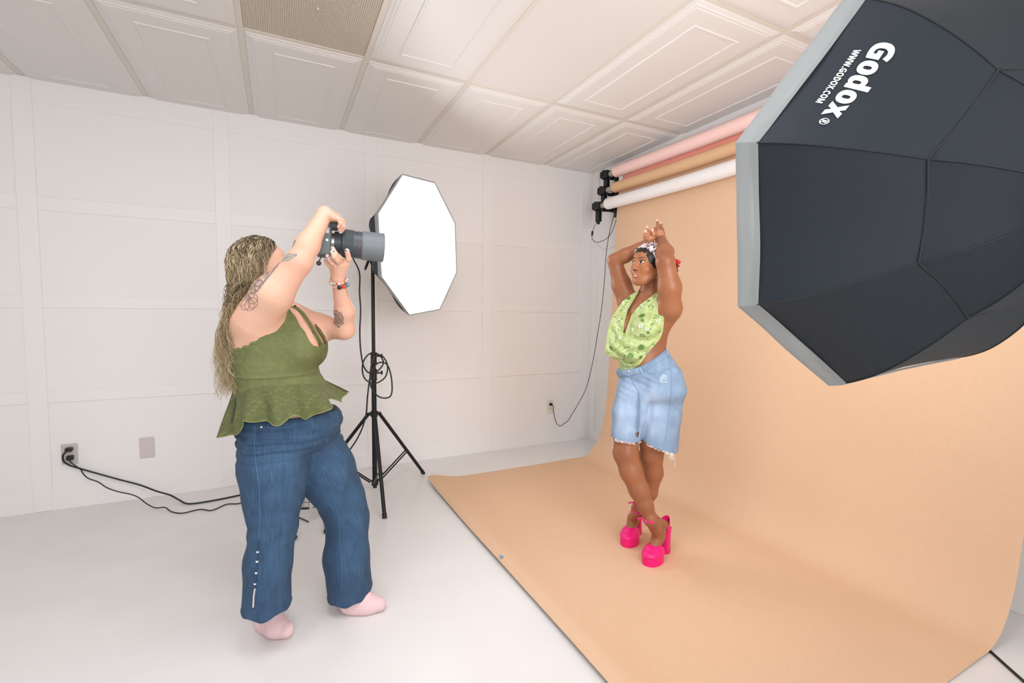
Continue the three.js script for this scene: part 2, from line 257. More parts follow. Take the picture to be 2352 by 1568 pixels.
function softbox(label, center, normal, roll, power) {
  const t = thing('octagonal_softbox', label, 'softbox', center);
  const n = A3(normal).normalize(), u = V(0, 1, 0).cross(n).normalize(), v = n.clone().cross(u);
  const uu = u.clone().multiplyScalar(Math.cos(roll)).addScaledVector(v, Math.sin(roll)), vv = n.clone().cross(uu);
  t.quaternion.setFromRotationMatrix(new THREE.Matrix4().makeBasis(uu, vv, n));
  for (let k = 0; k < 8; k++) {
    const p = part('outer_panel', gore(RINGS, k), M.softBlack, t), q = part('back_panel', gore(RINGS2, k, 0, 0.006), M.softBlack, t); void p; void q;
    const rib = (rings) => cable(rings.map(([r, o]) => { const c = OCT(r, o, k); return [c.x, c.y, c.z]; }), 0.002, 24, 6);
    part('seam', rib(RINGS), M.piping, t); part('seam', rib(RINGS2), M.piping, t);
    const e0 = OCT(0.245, 0.24, k), e1 = OCT(0.245, 0.24, k + 1); const mid = e0.clone().add(e1).multiplyScalar(0.5).multiplyScalar(1); mid.x *= 0.968; mid.y *= 0.968;
    part('ring_seam', cable([[e0.x, e0.y, e0.z], [mid.x, mid.y, mid.z], [e1.x, e1.y, e1.z]], 0.0026, 16, 6), M.piping, t);
    // front lip: a doubled fabric border
    const pos = [], idx = [], m = 10; const rows = [[0.453, 0.046], [0.462, 0.036], [0.471, 0.014], [0.4755, 0.002], [0.472, 0.0], [0.468, 0.006], [0.455, 0.03]];
    rows.forEach(([r, o], i) => { for (let j = 0; j <= m; j++) { const a = OCT(r, o, k), b = OCT(r, o, k + 1), p2 = a.lerp(b, j / m), w = Math.sin(Math.PI * j / m); const d = V(p2.x, p2.y, 0).normalize(); p2.addScaledVector(d, 0.0025 * noise3(k * 5 + j * 0.4, i * 0.6, 1) * w - (i < 2 ? 0.004 * w : 0)); p2.z += 0.003 * noise3(k * 7 + j * 0.35, 2, 9) * w; pos.push(p2.x, p2.y, p2.z); } });
    for (let i = 0; i + 1 < rows.length; i++) for (let j = 0; j < m; j++) { const a = i * (m + 1) + j; idx.push(a, a + 1, a + m + 1, a + 1, a + m + 2, a + m + 1); }
    const g = new THREE.BufferGeometry(); g.setAttribute('position', new THREE.Float32BufferAttribute(pos, 3)); g.setIndex(idx); g.computeVertexNormals(); part('lip', g, M.lip, t);
  }
  const sh = new THREE.Shape(); for (let k = 0; k < 8; k++) { const p = OCT(0.467, 0, k); k ? sh.lineTo(p.x, p.y) : sh.moveTo(p.x, p.y); }
  const d = part('light_diffuser', new THREE.ShapeGeometry(sh).translate(0, 0, -0.006), M.diffuser, t); d.userData.label = 'glowing white diffuser';
  part('speed_ring', new THREE.CylinderGeometry(0.082, 0.082, 0.02, 32).rotateX(Math.PI / 2).translate(0, 0, -0.345), M.blackMetal, t);
  const l = new THREE.RectAreaLight(FLASH_COLOR, power, 0.7, 0.7); l.position.set(0, 0, 0.006); l.rotation.y = Math.PI; l.name = 'softbox_light'; t.add(l);
  return t;
}
const FAR_C = [2.234, 1.722, 0.855], FAR_N = [0.642, -0.028, 0.766];
const NEAR_C = [2.705, 1.562, 3.343], NEAR_N = [0.264, 0.18, -0.9475];
const farBox = softbox('glowing octagonal softbox on the tripod stand behind the camera lens', FAR_C, FAR_N, 6.4 * Math.PI / 180, FAR_BOX_LIGHT);
const nearBox = softbox('large black octagonal softbox with white lettering, seen from behind at right', NEAR_C, NEAR_N, (11.83 - 22.5) * Math.PI / 180, NEAR_BOX_LIGHT);
{ // lettering on the panel between two ribs of the near softbox
  const font = await new FontLoader().loadAsync('fonts/droid/droid_sans_bold.typeface.json');
  const white = std(0xe9ecec, 0.6);
  const K = 0; // panel index
  const cv = new THREE.CatmullRomCurve3(RINGS.map(([r, o]) => V(r, o, 0)));
  const surf = (x, y) => { // x: metres along the rim from the panel's middle line, y: 0 (rim) .. 1 (mid ring)
    const q = cv.getPoint(clamp(y, 0, 1)), a = OCT(q.x, q.y, K), b = OCT(q.x, q.y, K + 1), half = a.distanceTo(b) / 2, s = clamp(0.5 + x / (2 * half), 0, 1), p = b.clone().lerp(a, s);
    const w = Math.sin(Math.PI * s), e = Math.sin(Math.PI * clamp(y, 0, 1)), mid = V(p.x, p.y, 0).normalize(); p.addScaledVector(mid, -0.012 * w * (0.45 + 0.55 * e) + 0.0035 * noise3(K * 3.1 + (1 - s) * 3.5, y * 2.6, 4) * w * e + 0.0011); p.z -= 0.0008; return p;
  };
  const LEN = 0.287;
  function write(name, str, size, x0, y0, stretch, bold, label) {
    const g = new TextGeometry(str, { font, size, depth: 0.0006, curveSegments: 6, bevelEnabled: bold > 0, bevelThickness: 0.0002, bevelSize: bold, bevelSegments: 1 }); g.computeBoundingBox(); const w = g.boundingBox.max.x, P = g.attributes.position;
    for (let i = 0; i < P.count; i++) { const x = (P.getX(i) - w / 2) * stretch + x0, y = y0 + P.getY(i) / LEN, p = surf(x, y); const d = V(p.x, p.y, -0.4 * Math.hypot(p.x, p.y)).normalize().multiplyScalar(P.getZ(i)); P.setXYZ(i, p.x + d.x, p.y + d.y, p.z + d.z); }
    g.computeVertexNormals(); const m = part(name, g, white, nearBox); m.userData.label = label;
  }
  write('lettering', 'Godox', 0.034, 0.0, 0.41, 1.17, 0.0012, 'white printed word Godox');
  write('lettering', 'WWW.GODOX.COM', 0.0098, 0.0, 0.33, 1.0, 0.0002, 'small white web address');
  write('lettering', '®', 0.0145, 0.098, 0.43, 1, 0, 'small white registered mark');
}

// ---------------------------------------------------------------- light stands
function lightStand(name, label, x, z, top, feet, headAim) {
  const t = thing(name, label, 'light stand', [x, 0, z]);
  const T = (p) => [p[0] - x, p[1], p[2] - z];
  part('lower_tube', rod([0, 0.05, 0], [0, 0.84, 0], 0.0175), M.blackMetal, t);
  part('middle_tube', rod([0, 0.8, 0], [0, 0.98, 0], 0.015), M.blackMetal, t);
  part('upper_tube', rod([0, 0.95, 0], [0, top, 0], 0.0125), M.blackMetal, t);
  for (const y of [0.845, 0.965]) { part('collar', merge([rod([0, y - 0.035, 0], [0, y + 0.035, 0], 0.021), rod([0, y - 0.038, 0], [0, y - 0.03, 0], 0.0235), rod([0, y + 0.03, 0], [0, y + 0.038, 0], 0.0235)]), M.black, t); part('knob', merge([rod([0.015, y + 0.01, 0], [0.05, y + 0.012, 0.004], 0.006), ...[0, 1, 2].map((i) => rbox(0.01, 0.03, 0.012, 0.004).rotateX(i * 2.094).translate(0.055, y + 0.012, 0.004))]), M.black, t); }
  part('leg_hub', merge([rod([0, 0.545, 0], [0, 0.585, 0], 0.024), rod([0, 0.568, 0], [0, 0.58, 0], 0.03)]), M.black, t);
  part('foot_hub', merge([rod([0, 0.05, 0], [0, 0.085, 0], 0.024), rod([0, 0.03, 0], [0, 0.05, 0], 0.014)]), M.black, t);
  for (const f of feet) {
    const p = T(f), L = Math.hypot(p[0], p[2]), d = [p[0] / L, 0, p[2] / L], s = [-d[2], 0, d[0]];
    const leg = part('leg', merge([rod([d[0] * 0.045, 0.56, d[2] * 0.045], [p[0], 0.012, p[2]], 0.0125), rbox(0.05, 0.02, 0.02, 0.003).rotateY(-Math.atan2(d[2], d[0])).translate(d[0] * 0.03, 0.562, d[2] * 0.03)]), M.blackMetal, t);
    part('rubber_foot', rod([p[0] - d[0] * 0.012, 0.026, p[2] - d[2] * 0.012], [p[0] + d[0] * 0.004, 0.001, p[2] + d[2] * 0.004], 0.0145), M.rubber, leg);
    const q = 0.6, m = [d[0] * lerp(0.045, L, q), lerp(0.56, 0.012, q), d[2] * lerp(0.045, L, q)];
    for (const o of [-0.013, 0.013]) part('brace', rod([d[0] * 0.03 + s[0] * o, 0.07, d[2] * 0.03 + s[2] * o], [m[0] + s[0] * o, m[1], m[2] + s[2] * o], 0.0055, 0.0055, 8), M.blackMetal, t);
  }
  const lbl = part('label_sticker', rbox(0.002, 0.035, 0.016, 0.0005).translate(0, 0.49, 0.0185).rotateY(0.3), M.outletWhite, t); lbl.userData.label = 'worn white sticker';
  void headAim; return t;
}
const FS = [1.957, 0.562];
const farStand = lightStand('light_stand', 'black tripod light stand carrying the glowing softbox', FS[0], FS[1], 1.63, [[1.93, 0, 1.035], [2.372, 0, 0.345], [1.553, 0, 0.306]]);
const NS = [2.585, 3.80];
const nearStand = lightStand('light_stand', 'black tripod light stand of the large softbox, just outside the right edge', NS[0], NS[1], 1.36, [[2.65, 0, 4.27], [2.19, 0, 3.55], [3.0, 0, 3.59]]);
function flashHead(label, center, normal, stand, top, parent) {
  const n = A3(normal).normalize(), c = A3(center), back = c.clone().addScaledVector(n, -0.34), tail = c.clone().addScaledVector(n, -0.56);
  const t = new THREE.Group(); t.name = 'flash_head'; t.userData = { label }; t.position.set(back.x - stand[0], back.y, back.z - stand[1]); parent.add(t);
  const e = tail.clone().sub(back), L = [e.x, e.y, e.z];
  part('body', merge([rod([0, 0, 0], L, 0.062, 0.062, 28), rod([L[0] * 0.97, L[1] * 0.97, L[2] * 0.97], [L[0] * 1.03, L[1] * 1.03, L[2] * 1.03], 0.058, 0.05, 28)]), M.blackMetal, t);
  const mx = stand[0] - back.x, mz = stand[1] - back.z, my = top - back.y;
  part('tilt_bracket', merge([rod([mx, my, mz], [mx, my + 0.06, mz], 0.018), rod([mx, my + 0.05, mz], [e.x * 0.25, e.y * 0.25, e.z * 0.25], 0.016)]), M.black, t);
  part('clamp_lever', merge([rod([mx, my + 0.02, mz], [mx - 0.03, my + 0.03, mz + 0.03], 0.012), rod([mx - 0.03, my + 0.03, mz + 0.03], [mx - 0.05, my - 0.02, mz + 0.045], 0.009), rod([mx - 0.05, my - 0.02, mz + 0.045], [mx - 0.06, my - 0.045, mz + 0.05], 0.009, 0.007)]), M.black, t);
  return t;
}
flashHead('black flash head behind the glowing softbox on the stand', FAR_C, FAR_N, FS, 1.62, farStand);
flashHead('black flash head behind the large lettered softbox', NEAR_C, NEAR_N, NS, 1.35, nearStand);

// ---------------------------------------------------------------- cords, outlets, fan
{
  const P = FS; const c = thing('flash_cable', 'black power cable looped around the light stand', 'cable');
  part('cable', cable([[1.84, 1.66, 0.47], [1.862, 1.55, 0.6], [1.858, 1.42, 0.62], [1.862, 1.3, 0.63], [1.855, 1.15, 0.63], [1.862, 1.0, 0.63], [1.885, 0.9, 0.625], [1.92, 0.865, 0.615], [1.97, 0.87, 0.6], [2.02, 0.93, 0.585], [1.985, 0.99, 0.585], [1.92, 0.995, 0.6], [1.875, 0.93, 0.61], [1.885, 0.83, 0.62], [1.95, 0.79, 0.615], [2.03, 0.83, 0.6], [2.045, 0.92, 0.59], [2.0, 0.985, 0.59], [1.955, 0.97, 0.595], [1.925, 0.87, 0.61], [1.93, 0.76, 0.62], [1.99, 0.69, 0.62], [2.06, 0.69, 0.61], [2.075, 0.79, 0.6], [2.04, 0.92, 0.59], [1.98, 0.93, 0.6], [1.93, 0.86, 0.615], [1.905, 0.72, 0.62], [1.89, 0.55, 0.6], [1.84, 0.4, 0.56], [1.72, 0.22, 0.5], [1.6, 0.09, 0.45], [1.45, 0.02, 0.42]], 0.0052, 420), M.cord, c);
  void P;
  const lc = thing('power_cord', 'thick black cord running from the left outlet along the wall base', 'cord');
  part('cord', cable([[0.13, 0.385, 0.034], [0.112, 0.36, 0.04], [0.113, 0.32, 0.036], [0.135, 0.292, 0.03], [0.185, 0.26, 0.025], [0.27, 0.215, 0.025], [0.38, 0.16, 0.03], [0.5, 0.108, 0.05], [0.6, 0.062, 0.09], [0.68, 0.04, 0.14], [0.74, 0.018, 0.2], [0.8, 0.008, 0.27], [0.95, 0.006, 0.27], [1.1, 0.006, 0.24], [1.3, 0.006, 0.2], [1.45, 0.006, 0.25], [1.47, 0.012, 0.36], [1.45, 0.02, 0.42]], 0.0055, 260), M.cord, lc);
  part('plug', merge([rbox(0.034, 0.026, 0.036, 0.006).translate(0.137, 0.39, 0.024)]), M.black, lc);
  const lc2 = thing('power_cord', 'thin wavy black cord from the left outlet to the floor fan', 'cord');
  part('cord', cable([[0.138, 0.32, 0.03], [0.15, 0.3, 0.03], [0.19, 0.255, 0.03], [0.205, 0.22, 0.03], [0.23, 0.19, 0.035], [0.28, 0.165, 0.05], [0.33, 0.125, 0.07], [0.39, 0.1, 0.1], [0.47, 0.085, 0.15], [0.52, 0.075, 0.2], [0.58, 0.035, 0.25], [0.63, 0.018, 0.29], [0.68, 0.02, 0.31], [0.72, 0.006, 0.36], [0.79, 0.005, 0.42], [0.88, 0.005, 0.40], [0.95, 0.005, 0.45], [1.03, 0.005, 0.38], [1.1, 0.005, 0.4], [1.17, 0.005, 0.34], [1.3, 0.005, 0.4], [1.4, 0.005, 0.7], [1.5, 0.006, 0.9]], 0.0036, 300), M.cord, lc2);
  part('plug', merge([rbox(0.034, 0.03, 0.034, 0.007).translate(0.14, 0.335, 0.022)]), M.black, lc2);
  const rc = thing('power_cord', 'thin black cord hanging from the roll hanger to the wall outlet', 'cord');
  part('cord', cable([[4.16, 2.2, 0.43], [4.12, 2.05, 0.42], [4.1, 1.85, 0.4], [4.1, 1.6, 0.38], [4.09, 1.35, 0.36], [4.07, 1.1, 0.33], [4.05, 0.8, 0.28], [4.02, 0.55, 0.22], [3.97, 0.38, 0.15], [3.94, 0.28, 0.1], [3.92, 0.22, 0.07], [3.885, 0.19, 0.05], [3.85, 0.17, 0.04], [3.815, 0.2, 0.03], [3.79, 0.27, 0.028], [3.775, 0.335, 0.03], [3.772, 0.375, 0.036], [3.757, 0.39, 0.034]], 0.003, 200), M.cord, rc);
  part('plug', new THREE.CylinderGeometry(0.013, 0.015, 0.024, 16).rotateX(Math.PI / 2).translate(3.752, 0.392, 0.02), M.black, rc);
  const o1 = thing('wall_outlet', 'grey double outlet plate with two black plugs, left on the panelled wall', 'outlet', [0.134, 0.357, 0]);
  part('plate', rbox(0.082, 0.132, 0.012, 0.004).translate(0, 0, 0.003), M.outletPlate, o1); for (const y of [-0.022, 0.022]) part('socket', rbox(0.034, 0.03, 0.013, 0.005).translate(0, y, 0.0035), M.outletPlate, o1);
  const o2 = thing('wall_plate', 'blank pinkish grey wall plate right of the plugged outlet', 'wall plate', [0.537, 0.349, 0]);
  part('plate', rbox(0.082, 0.14, 0.012, 0.004).translate(0, 0, 0.003), std(0xd3c8c4, 0.4), o2); for (const y of [-0.045, 0.045]) part('screw', new THREE.CylinderGeometry(0.0035, 0.0035, 0.004, 10).rotateX(Math.PI / 2).translate(0, y, 0.0085), M.outletPlate, o2);
  const o3 = thing('wall_outlet', 'small white outlet by the backdrop with one black plug', 'outlet', [3.752, 0.37, 0]);
  part('plate', rbox(0.078, 0.135, 0.012, 0.004).translate(0, 0, 0.003), M.outletWhite, o3); for (const y of [-0.022, 0.022]) part('socket', rbox(0.032, 0.028, 0.016, 0.006).translate(0, y, 0.0035), std(y < 0 ? 0xd9c9a8 : 0xe8e2d6, 0.5), o3);
  const fc = single('extension_lead', 'short dark cord lying on the white floor at the right edge', 'cord', cable([[3.86, 0.005, 3.13], [3.78, 0.005, 3.229], [3.73, 0.005, 3.29], [3.684, 0.005, 3.348], [3.6, 0.005, 3.45], [3.5, 0.005, 3.6]], 0.0048, 40), M.cord); void fc;
  // floor fan behind the photographer
  const f = thing('floor_fan', 'small black wire-cage fan on the floor behind the photographer', 'fan', [1.5, 0, 0.86]);
  const R = 0.2, cy = 0.29, wires = [];
  const tilt = (g) => g.rotateX(-0.35).translate(0, cy, 0);
  for (let i = 0; i < 40; i++) { const a = i / 40 * Math.PI * 2, q = (r, z) => [r * Math.cos(a), r * Math.sin(a), z]; wires.push(tilt(cable([q(0.035, 0.085), q(0.12, 0.08), q(0.185, 0.05), q(R, 0), q(0.185, -0.05), q(0.12, -0.075), q(0.035, -0.08)], 0.0011, 18, 4))); }
  for (const [r, z] of [[R, 0], [0.035, 0.085], [0.12, 0.08], [0.165, 0.063]]) wires.push(tilt(new THREE.TorusGeometry(r, r === R ? 0.006 : 0.0016, 6, 48).translate(0, 0, z)));
  part('wire_cage', merge(wires), M.black, f);
  for (let i = 0; i < 4; i++) part('blade', tilt(new THREE.SphereGeometry(0.5, 14, 8).scale(0.15, 0.24, 0.012).rotateY(0.5).translate(0, 0.09, 0).rotateZ(i * Math.PI / 2)), std(0xd8d3ca, 0.4), f);
  part('hub', tilt(new THREE.CylinderGeometry(0.035, 0.035, 0.05, 20).rotateX(Math.PI / 2).translate(0, 0, 0.06)), M.black, f);
  part('motor', tilt(new THREE.CylinderGeometry(0.055, 0.045, 0.09, 20).rotateX(Math.PI / 2).translate(0, 0, -0.1)), M.black, f);
  for (const sx of [-1, 1]) part('foot', merge([cable([[sx * 0.2, cy, -0.02], [sx * 0.19, 0.12, 0.0], [sx * 0.14, 0.045, 0.05], [sx * 0.1, 0.02, 0.14], [sx * 0.085, 0.016, 0.24]], 0.013, 40, 8), new THREE.SphereGeometry(0.016, 12, 8).translate(sx * 0.085, 0.016, 0.24), cable([[sx * 0.14, 0.045, 0.05], [sx * 0.12, 0.018, -0.08], [sx * 0.1, 0.014, -0.16]], 0.012, 20, 8)]), M.black, f);
}

// ---------------------------------------------------------------- smooth solid modelling: blended limbs meshed on a grid
// A primitive is { d(x,y,z), c:[x,y,z], R (bounding radius), k (blend width) }.
function cone(a, b, ra, rb, k = 0.02) {                       // tapered limb between two joints
  const ax = a[0], ay = a[1], az = a[2], bx = b[0] - ax, by = b[1] - ay, bz = b[2] - az, L2 = bx * bx + by * by + bz * bz + 1e-12;
  return { k, c: [ax + bx / 2, ay + by / 2, az + bz / 2], R: Math.sqrt(L2) / 2 + Math.max(ra, rb), d(x, y, z) { const px = x - ax, py = y - ay, pz = z - az; let t = (px * bx + py * by + pz * bz) / L2; t = t < 0 ? 0 : t > 1 ? 1 : t; const qx = px - bx * t, qy = py - by * t, qz = pz - bz * t; return Math.sqrt(qx * qx + qy * qy + qz * qz) - (ra + (rb - ra) * t); } };
}
const ball = (a, r, k = 0.02) => cone(a, [a[0], a[1] + 1e-4, a[2]], r, r, k);
const chain = (pts, k = 0.02) => { const out = []; for (let i = 0; i + 1 < pts.length; i++) out.push(cone(pts[i], pts[i + 1], pts[i][3], pts[i + 1][3], k)); return out; };
function egg(c, r, ex, ey, ez, k = 0.03) {                    // ellipsoid with its own axes
  return { k, c, R: Math.max(...r), d(x, y, z) {
    const px = x - c[0], py = y - c[1], pz = z - c[2], u = (px * ex[0] + py * ex[1] + pz * ex[2]), v = (px * ey[0] + py * ey[1] + pz * ey[2]), w = (px * ez[0] + py * ez[1] + pz * ez[2]);
    const a = u / r[0], b = v / r[1], q = w / r[2], k0 = Math.sqrt(a * a + b * b + q * q), a2 = a / r[0], b2 = b / r[1], q2 = q / r[2], k1 = Math.sqrt(a2 * a2 + b2 * b2 + q2 * q2);
    return k1 < 1e-9 ? -Math.min(...r) : k0 * (k0 - 1) / k1; } };
}
const smin = (a, b, k) => { const h = k - Math.abs(a - b); return h > 0 ? Math.min(a, b) - h * h / (4 * k) : Math.min(a, b); };
const smax = (a, b, k) => -smin(-a, -b, k);
function blend(list) { return (x, y, z) => { let d = 1e9; for (let i = 0; i < list.length; i++) d = i ? smin(d, list[i].d(x, y, z), list[i].k) : list[i].d(x, y, z); return d; }; }
function blendNear(list, cx, cy, cz, h) {                     // the same with far primitives dropped for a small block
  const near = [], ds = list.map((p) => Math.hypot(cx - p.c[0], cy - p.c[1], cz - p.c[2]) - p.R); let m = 1e9; const dd = list.map((p, i) => ds[i] > 0.5 ? ds[i] : p.d(cx, cy, cz)); for (const v of dd) m = Math.min(m, v);
  list.forEach((p, i) => { if (dd[i] < m + 2.6 * h + p.k * 1.2) near.push(p); }); return near;
}
// shape: { prims, post(d,x,y,z) } -> { geometry }. lo/hi: box; s: cell.
function meshOf(prims, lo, hi, s, { post = null, color = null, slack = 0.03, uv = null } = {}) {
  const n = [0, 1, 2].map((i) => Math.ceil((hi[i] - lo[i]) / s) + 1), B = 8, nx = n[0], ny = n[1], nz = n[2];
  const F = new Float32Array(nx * ny * nz).fill(1), id = (i, j, k) => (k * ny + j) * nx + i, half = B * s * 0.8661 + s;
  const ids = new Map(), fields = new Map();
  for (let K = 0; K < nz; K += B) for (let J = 0; J < ny; J += B) for (let I = 0; I < nx; I += B) {
    const cx = lo[0] + (I + B / 2) * s, cy = lo[1] + (J + B / 2) * s, cz = lo[2] + (K + B / 2) * s, near = blendNear(prims, cx, cy, cz, half), f0 = blend(near);
    const f = post ? (x, y, z) => post(f0(x, y, z), x, y, z) : f0; const dc = f(cx, cy, cz); const inside = dc < 0;
    const skip = Math.abs(dc) > half + slack;
    if (!skip) fields.set(((K / B) * 4096 + J / B) * 4096 + I / B, f);
    for (let k = K; k < Math.min(nz, K + B); k++) for (let j = J; j < Math.min(ny, J + B); j++) for (let i = I; i < Math.min(nx, I + B); i++) F[id(i, j, k)] = skip ? (inside ? -1 : 1) : f(lo[0] + i * s, lo[1] + j * s, lo[2] + k * s);
  }
  const full = blend(prims), field = post ? (x, y, z) => post(full(x, y, z), x, y, z) : full;
  const fAt = (x, y, z) => fields.get((Math.floor((z - lo[2]) / s / B) * 4096 + Math.floor((y - lo[1]) / s / B)) * 4096 + Math.floor((x - lo[0]) / s / B)) || field;
  const pos = [], cells = [];
  for (let k = 0; k + 1 < nz; k++) for (let j = 0; j + 1 < ny; j++) for (let i = 0; i + 1 < nx; i++) {
    let mask = 0; const g = []; for (let c = 0; c < 8; c++) { const v = F[id(i + (c & 1), j + ((c >> 1) & 1), k + (c >> 2))]; g.push(v); if (v < 0) mask |= 1 << c; }
    if (mask === 0 || mask === 255) continue;
    let x = 0, y = 0, z = 0, m = 0;
    for (let a = 0; a < 8; a++) for (let e = 0; e < 3; e++) { const b = a | (1 << e); if (b === a) continue; if ((g[a] < 0) === (g[b] < 0)) continue; const t = g[a] / (g[a] - g[b]); x += (a & 1) + (e === 0 ? t : 0); y += ((a >> 1) & 1) + (e === 1 ? t : 0); z += (a >> 2) + (e === 2 ? t : 0); m++; }
    ids.set(id(i, j, k), pos.length / 3); cells.push(i, j, k); pos.push(lo[0] + (i + x / m) * s, lo[1] + (j + y / m) * s, lo[2] + (k + z / m) * s);
  }
  const idx = [];
  for (let c = 0; c < cells.length; c += 3) { const i = cells[c], j = cells[c + 1], k = cells[c + 2];
    for (let e = 0; e < 3; e++) { // the edge from this cell's low corner along e; its four cells
      const p = [i, j, k], q = [i, j, k]; q[e]++; if (q[e] >= n[e]) continue; const a = F[id(...p)] < 0, b = F[id(...q)] < 0; if (a === b) continue;
      const u = (e + 1) % 3, v = (e + 2) % 3; if (!p[u] || !p[v]) continue; const at = (du, dv) => { const r = [...p]; r[u] -= du; r[v] -= dv; return ids.get(id(...r)); }; const A = at(0, 0), Bq = at(1, 0), C = at(1, 1), D = at(0, 1);
      if (A === undefined || Bq === undefined || C === undefined || D === undefined) continue; if (a) idx.push(A, Bq, C, A, C, D); else idx.push(A, C, Bq, A, D, C); } }
  const N = new Float32Array(pos.length), col = color ? new Float32Array(pos.length) : null, UV = uv ? new Float32Array(pos.length / 3 * 2) : null, h = s * 0.5;
  for (let v = 0; v < pos.length; v += 3) {
    let x = pos[v], y = pos[v + 1], z = pos[v + 2]; const f = fAt(x, y, z); let gx = 0, gy = 0, gz = 0, l = 1;
    for (let it = 0; it < 2; it++) { gx = f(x + h, y, z) - f(x - h, y, z); gy = f(x, y + h, z) - f(x, y - h, z); gz = f(x, y, z + h) - f(x, y, z - h); l = Math.hypot(gx, gy, gz) || 1; if (it) break; const d = clamp(f(x, y, z) / Math.max(0.4, l / (2 * h)), -s * 0.6, s * 0.6); x -= gx / l * d; y -= gy / l * d; z -= gz / l * d; }
    pos[v] = x; pos[v + 1] = y; pos[v + 2] = z; N[v] = gx / l; N[v + 1] = gy / l; N[v + 2] = gz / l;
    if (col) { const c = color(x, y, z, N[v], N[v + 1], N[v + 2]); col[v] = c[0]; col[v + 1] = c[1]; col[v + 2] = c[2]; }
    if (UV) { const c = uv(x, y, z); UV[v / 3 * 2] = c[0]; UV[v / 3 * 2 + 1] = c[1]; }
  }
  const G = new THREE.BufferGeometry(); G.setAttribute('position', new THREE.Float32BufferAttribute(pos, 3)); G.setAttribute('normal', new THREE.BufferAttribute(N, 3)); if (col) G.setAttribute('color', new THREE.BufferAttribute(col, 3)); if (UV) G.setAttribute('uv', new THREE.BufferAttribute(UV, 2)); G.setIndex(idx); return G;
}
function boxOf(prims, pad = 0.012) { const lo = [1e9, 1e9, 1e9], hi = [-1e9, -1e9, -1e9]; for (const p of prims) for (let i = 0; i < 3; i++) { lo[i] = Math.min(lo[i], p.c[i] - p.R - pad); hi[i] = Math.max(hi[i], p.c[i] + p.R + pad); } return [lo, hi]; }
// vectors as arrays
const vadd = (a, b, s = 1) => [a[0] + b[0] * s, a[1] + b[1] * s, a[2] + b[2] * s], vsub = (a, b) => [a[0] - b[0], a[1] - b[1], a[2] - b[2]], vdot = (a, b) => a[0] * b[0] + a[1] * b[1] + a[2] * b[2], vlen = (a) => Math.hypot(a[0], a[1], a[2]), vnorm = (a) => { const l = vlen(a) || 1; return [a[0] / l, a[1] / l, a[2] / l]; }, vcross = (a, b) => [a[1] * b[2] - a[2] * b[1], a[2] * b[0] - a[0] * b[2], a[0] * b[1] - a[1] * b[0]], vmix = (a, b, t) => [lerp(a[0], b[0], t), lerp(a[1], b[1], t), lerp(a[2], b[2], t)], vmul = (a, s) => [a[0] * s, a[1] * s, a[2] * s];
// distance from a point to a polyline (and the place along it)
function toLine(p, pts) { let best = 1e9, at = 0; for (let i = 0; i + 1 < pts.length; i++) { const a = pts[i], d = vsub(pts[i + 1], a), q = vsub(p, a), t = clamp(vdot(q, d) / (vdot(d, d) + 1e-12), 0, 1), e = vlen(vsub(q, vmul(d, t))); if (e < best) { best = e; at = i + t; } } return [best, at]; }

// A hand from joints given in space. fingers: [index, middle, ring, little] each a list of four points (knuckle to tip); thumb: three or four points.
function handPrims(wrist, wr, fingers, thumb, rad = 0.0085, palmR = 0.0135) {
  const out = [];
  const knuckles = fingers.map((f) => f[0]);
  knuckles.forEach((kn, i) => out.push(cone(wrist, kn, wr * 0.78, palmR * (i === 3 ? 0.85 : 1), 0.012)));
  for (let i = 0; i < 3; i++) out.push(cone(knuckles[i], knuckles[i + 1], palmR * 0.82, palmR * 0.8, 0.006));
  fingers.forEach((f, i) => { const s = [1, 1.04, 1, 0.86][i] * rad; for (let j = 0; j + 1 < f.length; j++) out.push(cone(f[j], f[j + 1], s * (1.06 - 0.07 * j), s * (0.99 - 0.08 * j), 0.004)); });
  if (thumb) { const s = rad * 1.12; out.push(cone(vmix(wrist, thumb[0], 0.45), thumb[0], palmR * 1.05, palmR, 0.014)); for (let j = 0; j + 1 < thumb.length; j++) out.push(cone(thumb[j], thumb[j + 1], s * (1.15 - 0.1 * j), s * (1.0 - 0.09 * j), 0.005)); }
  return out;
}
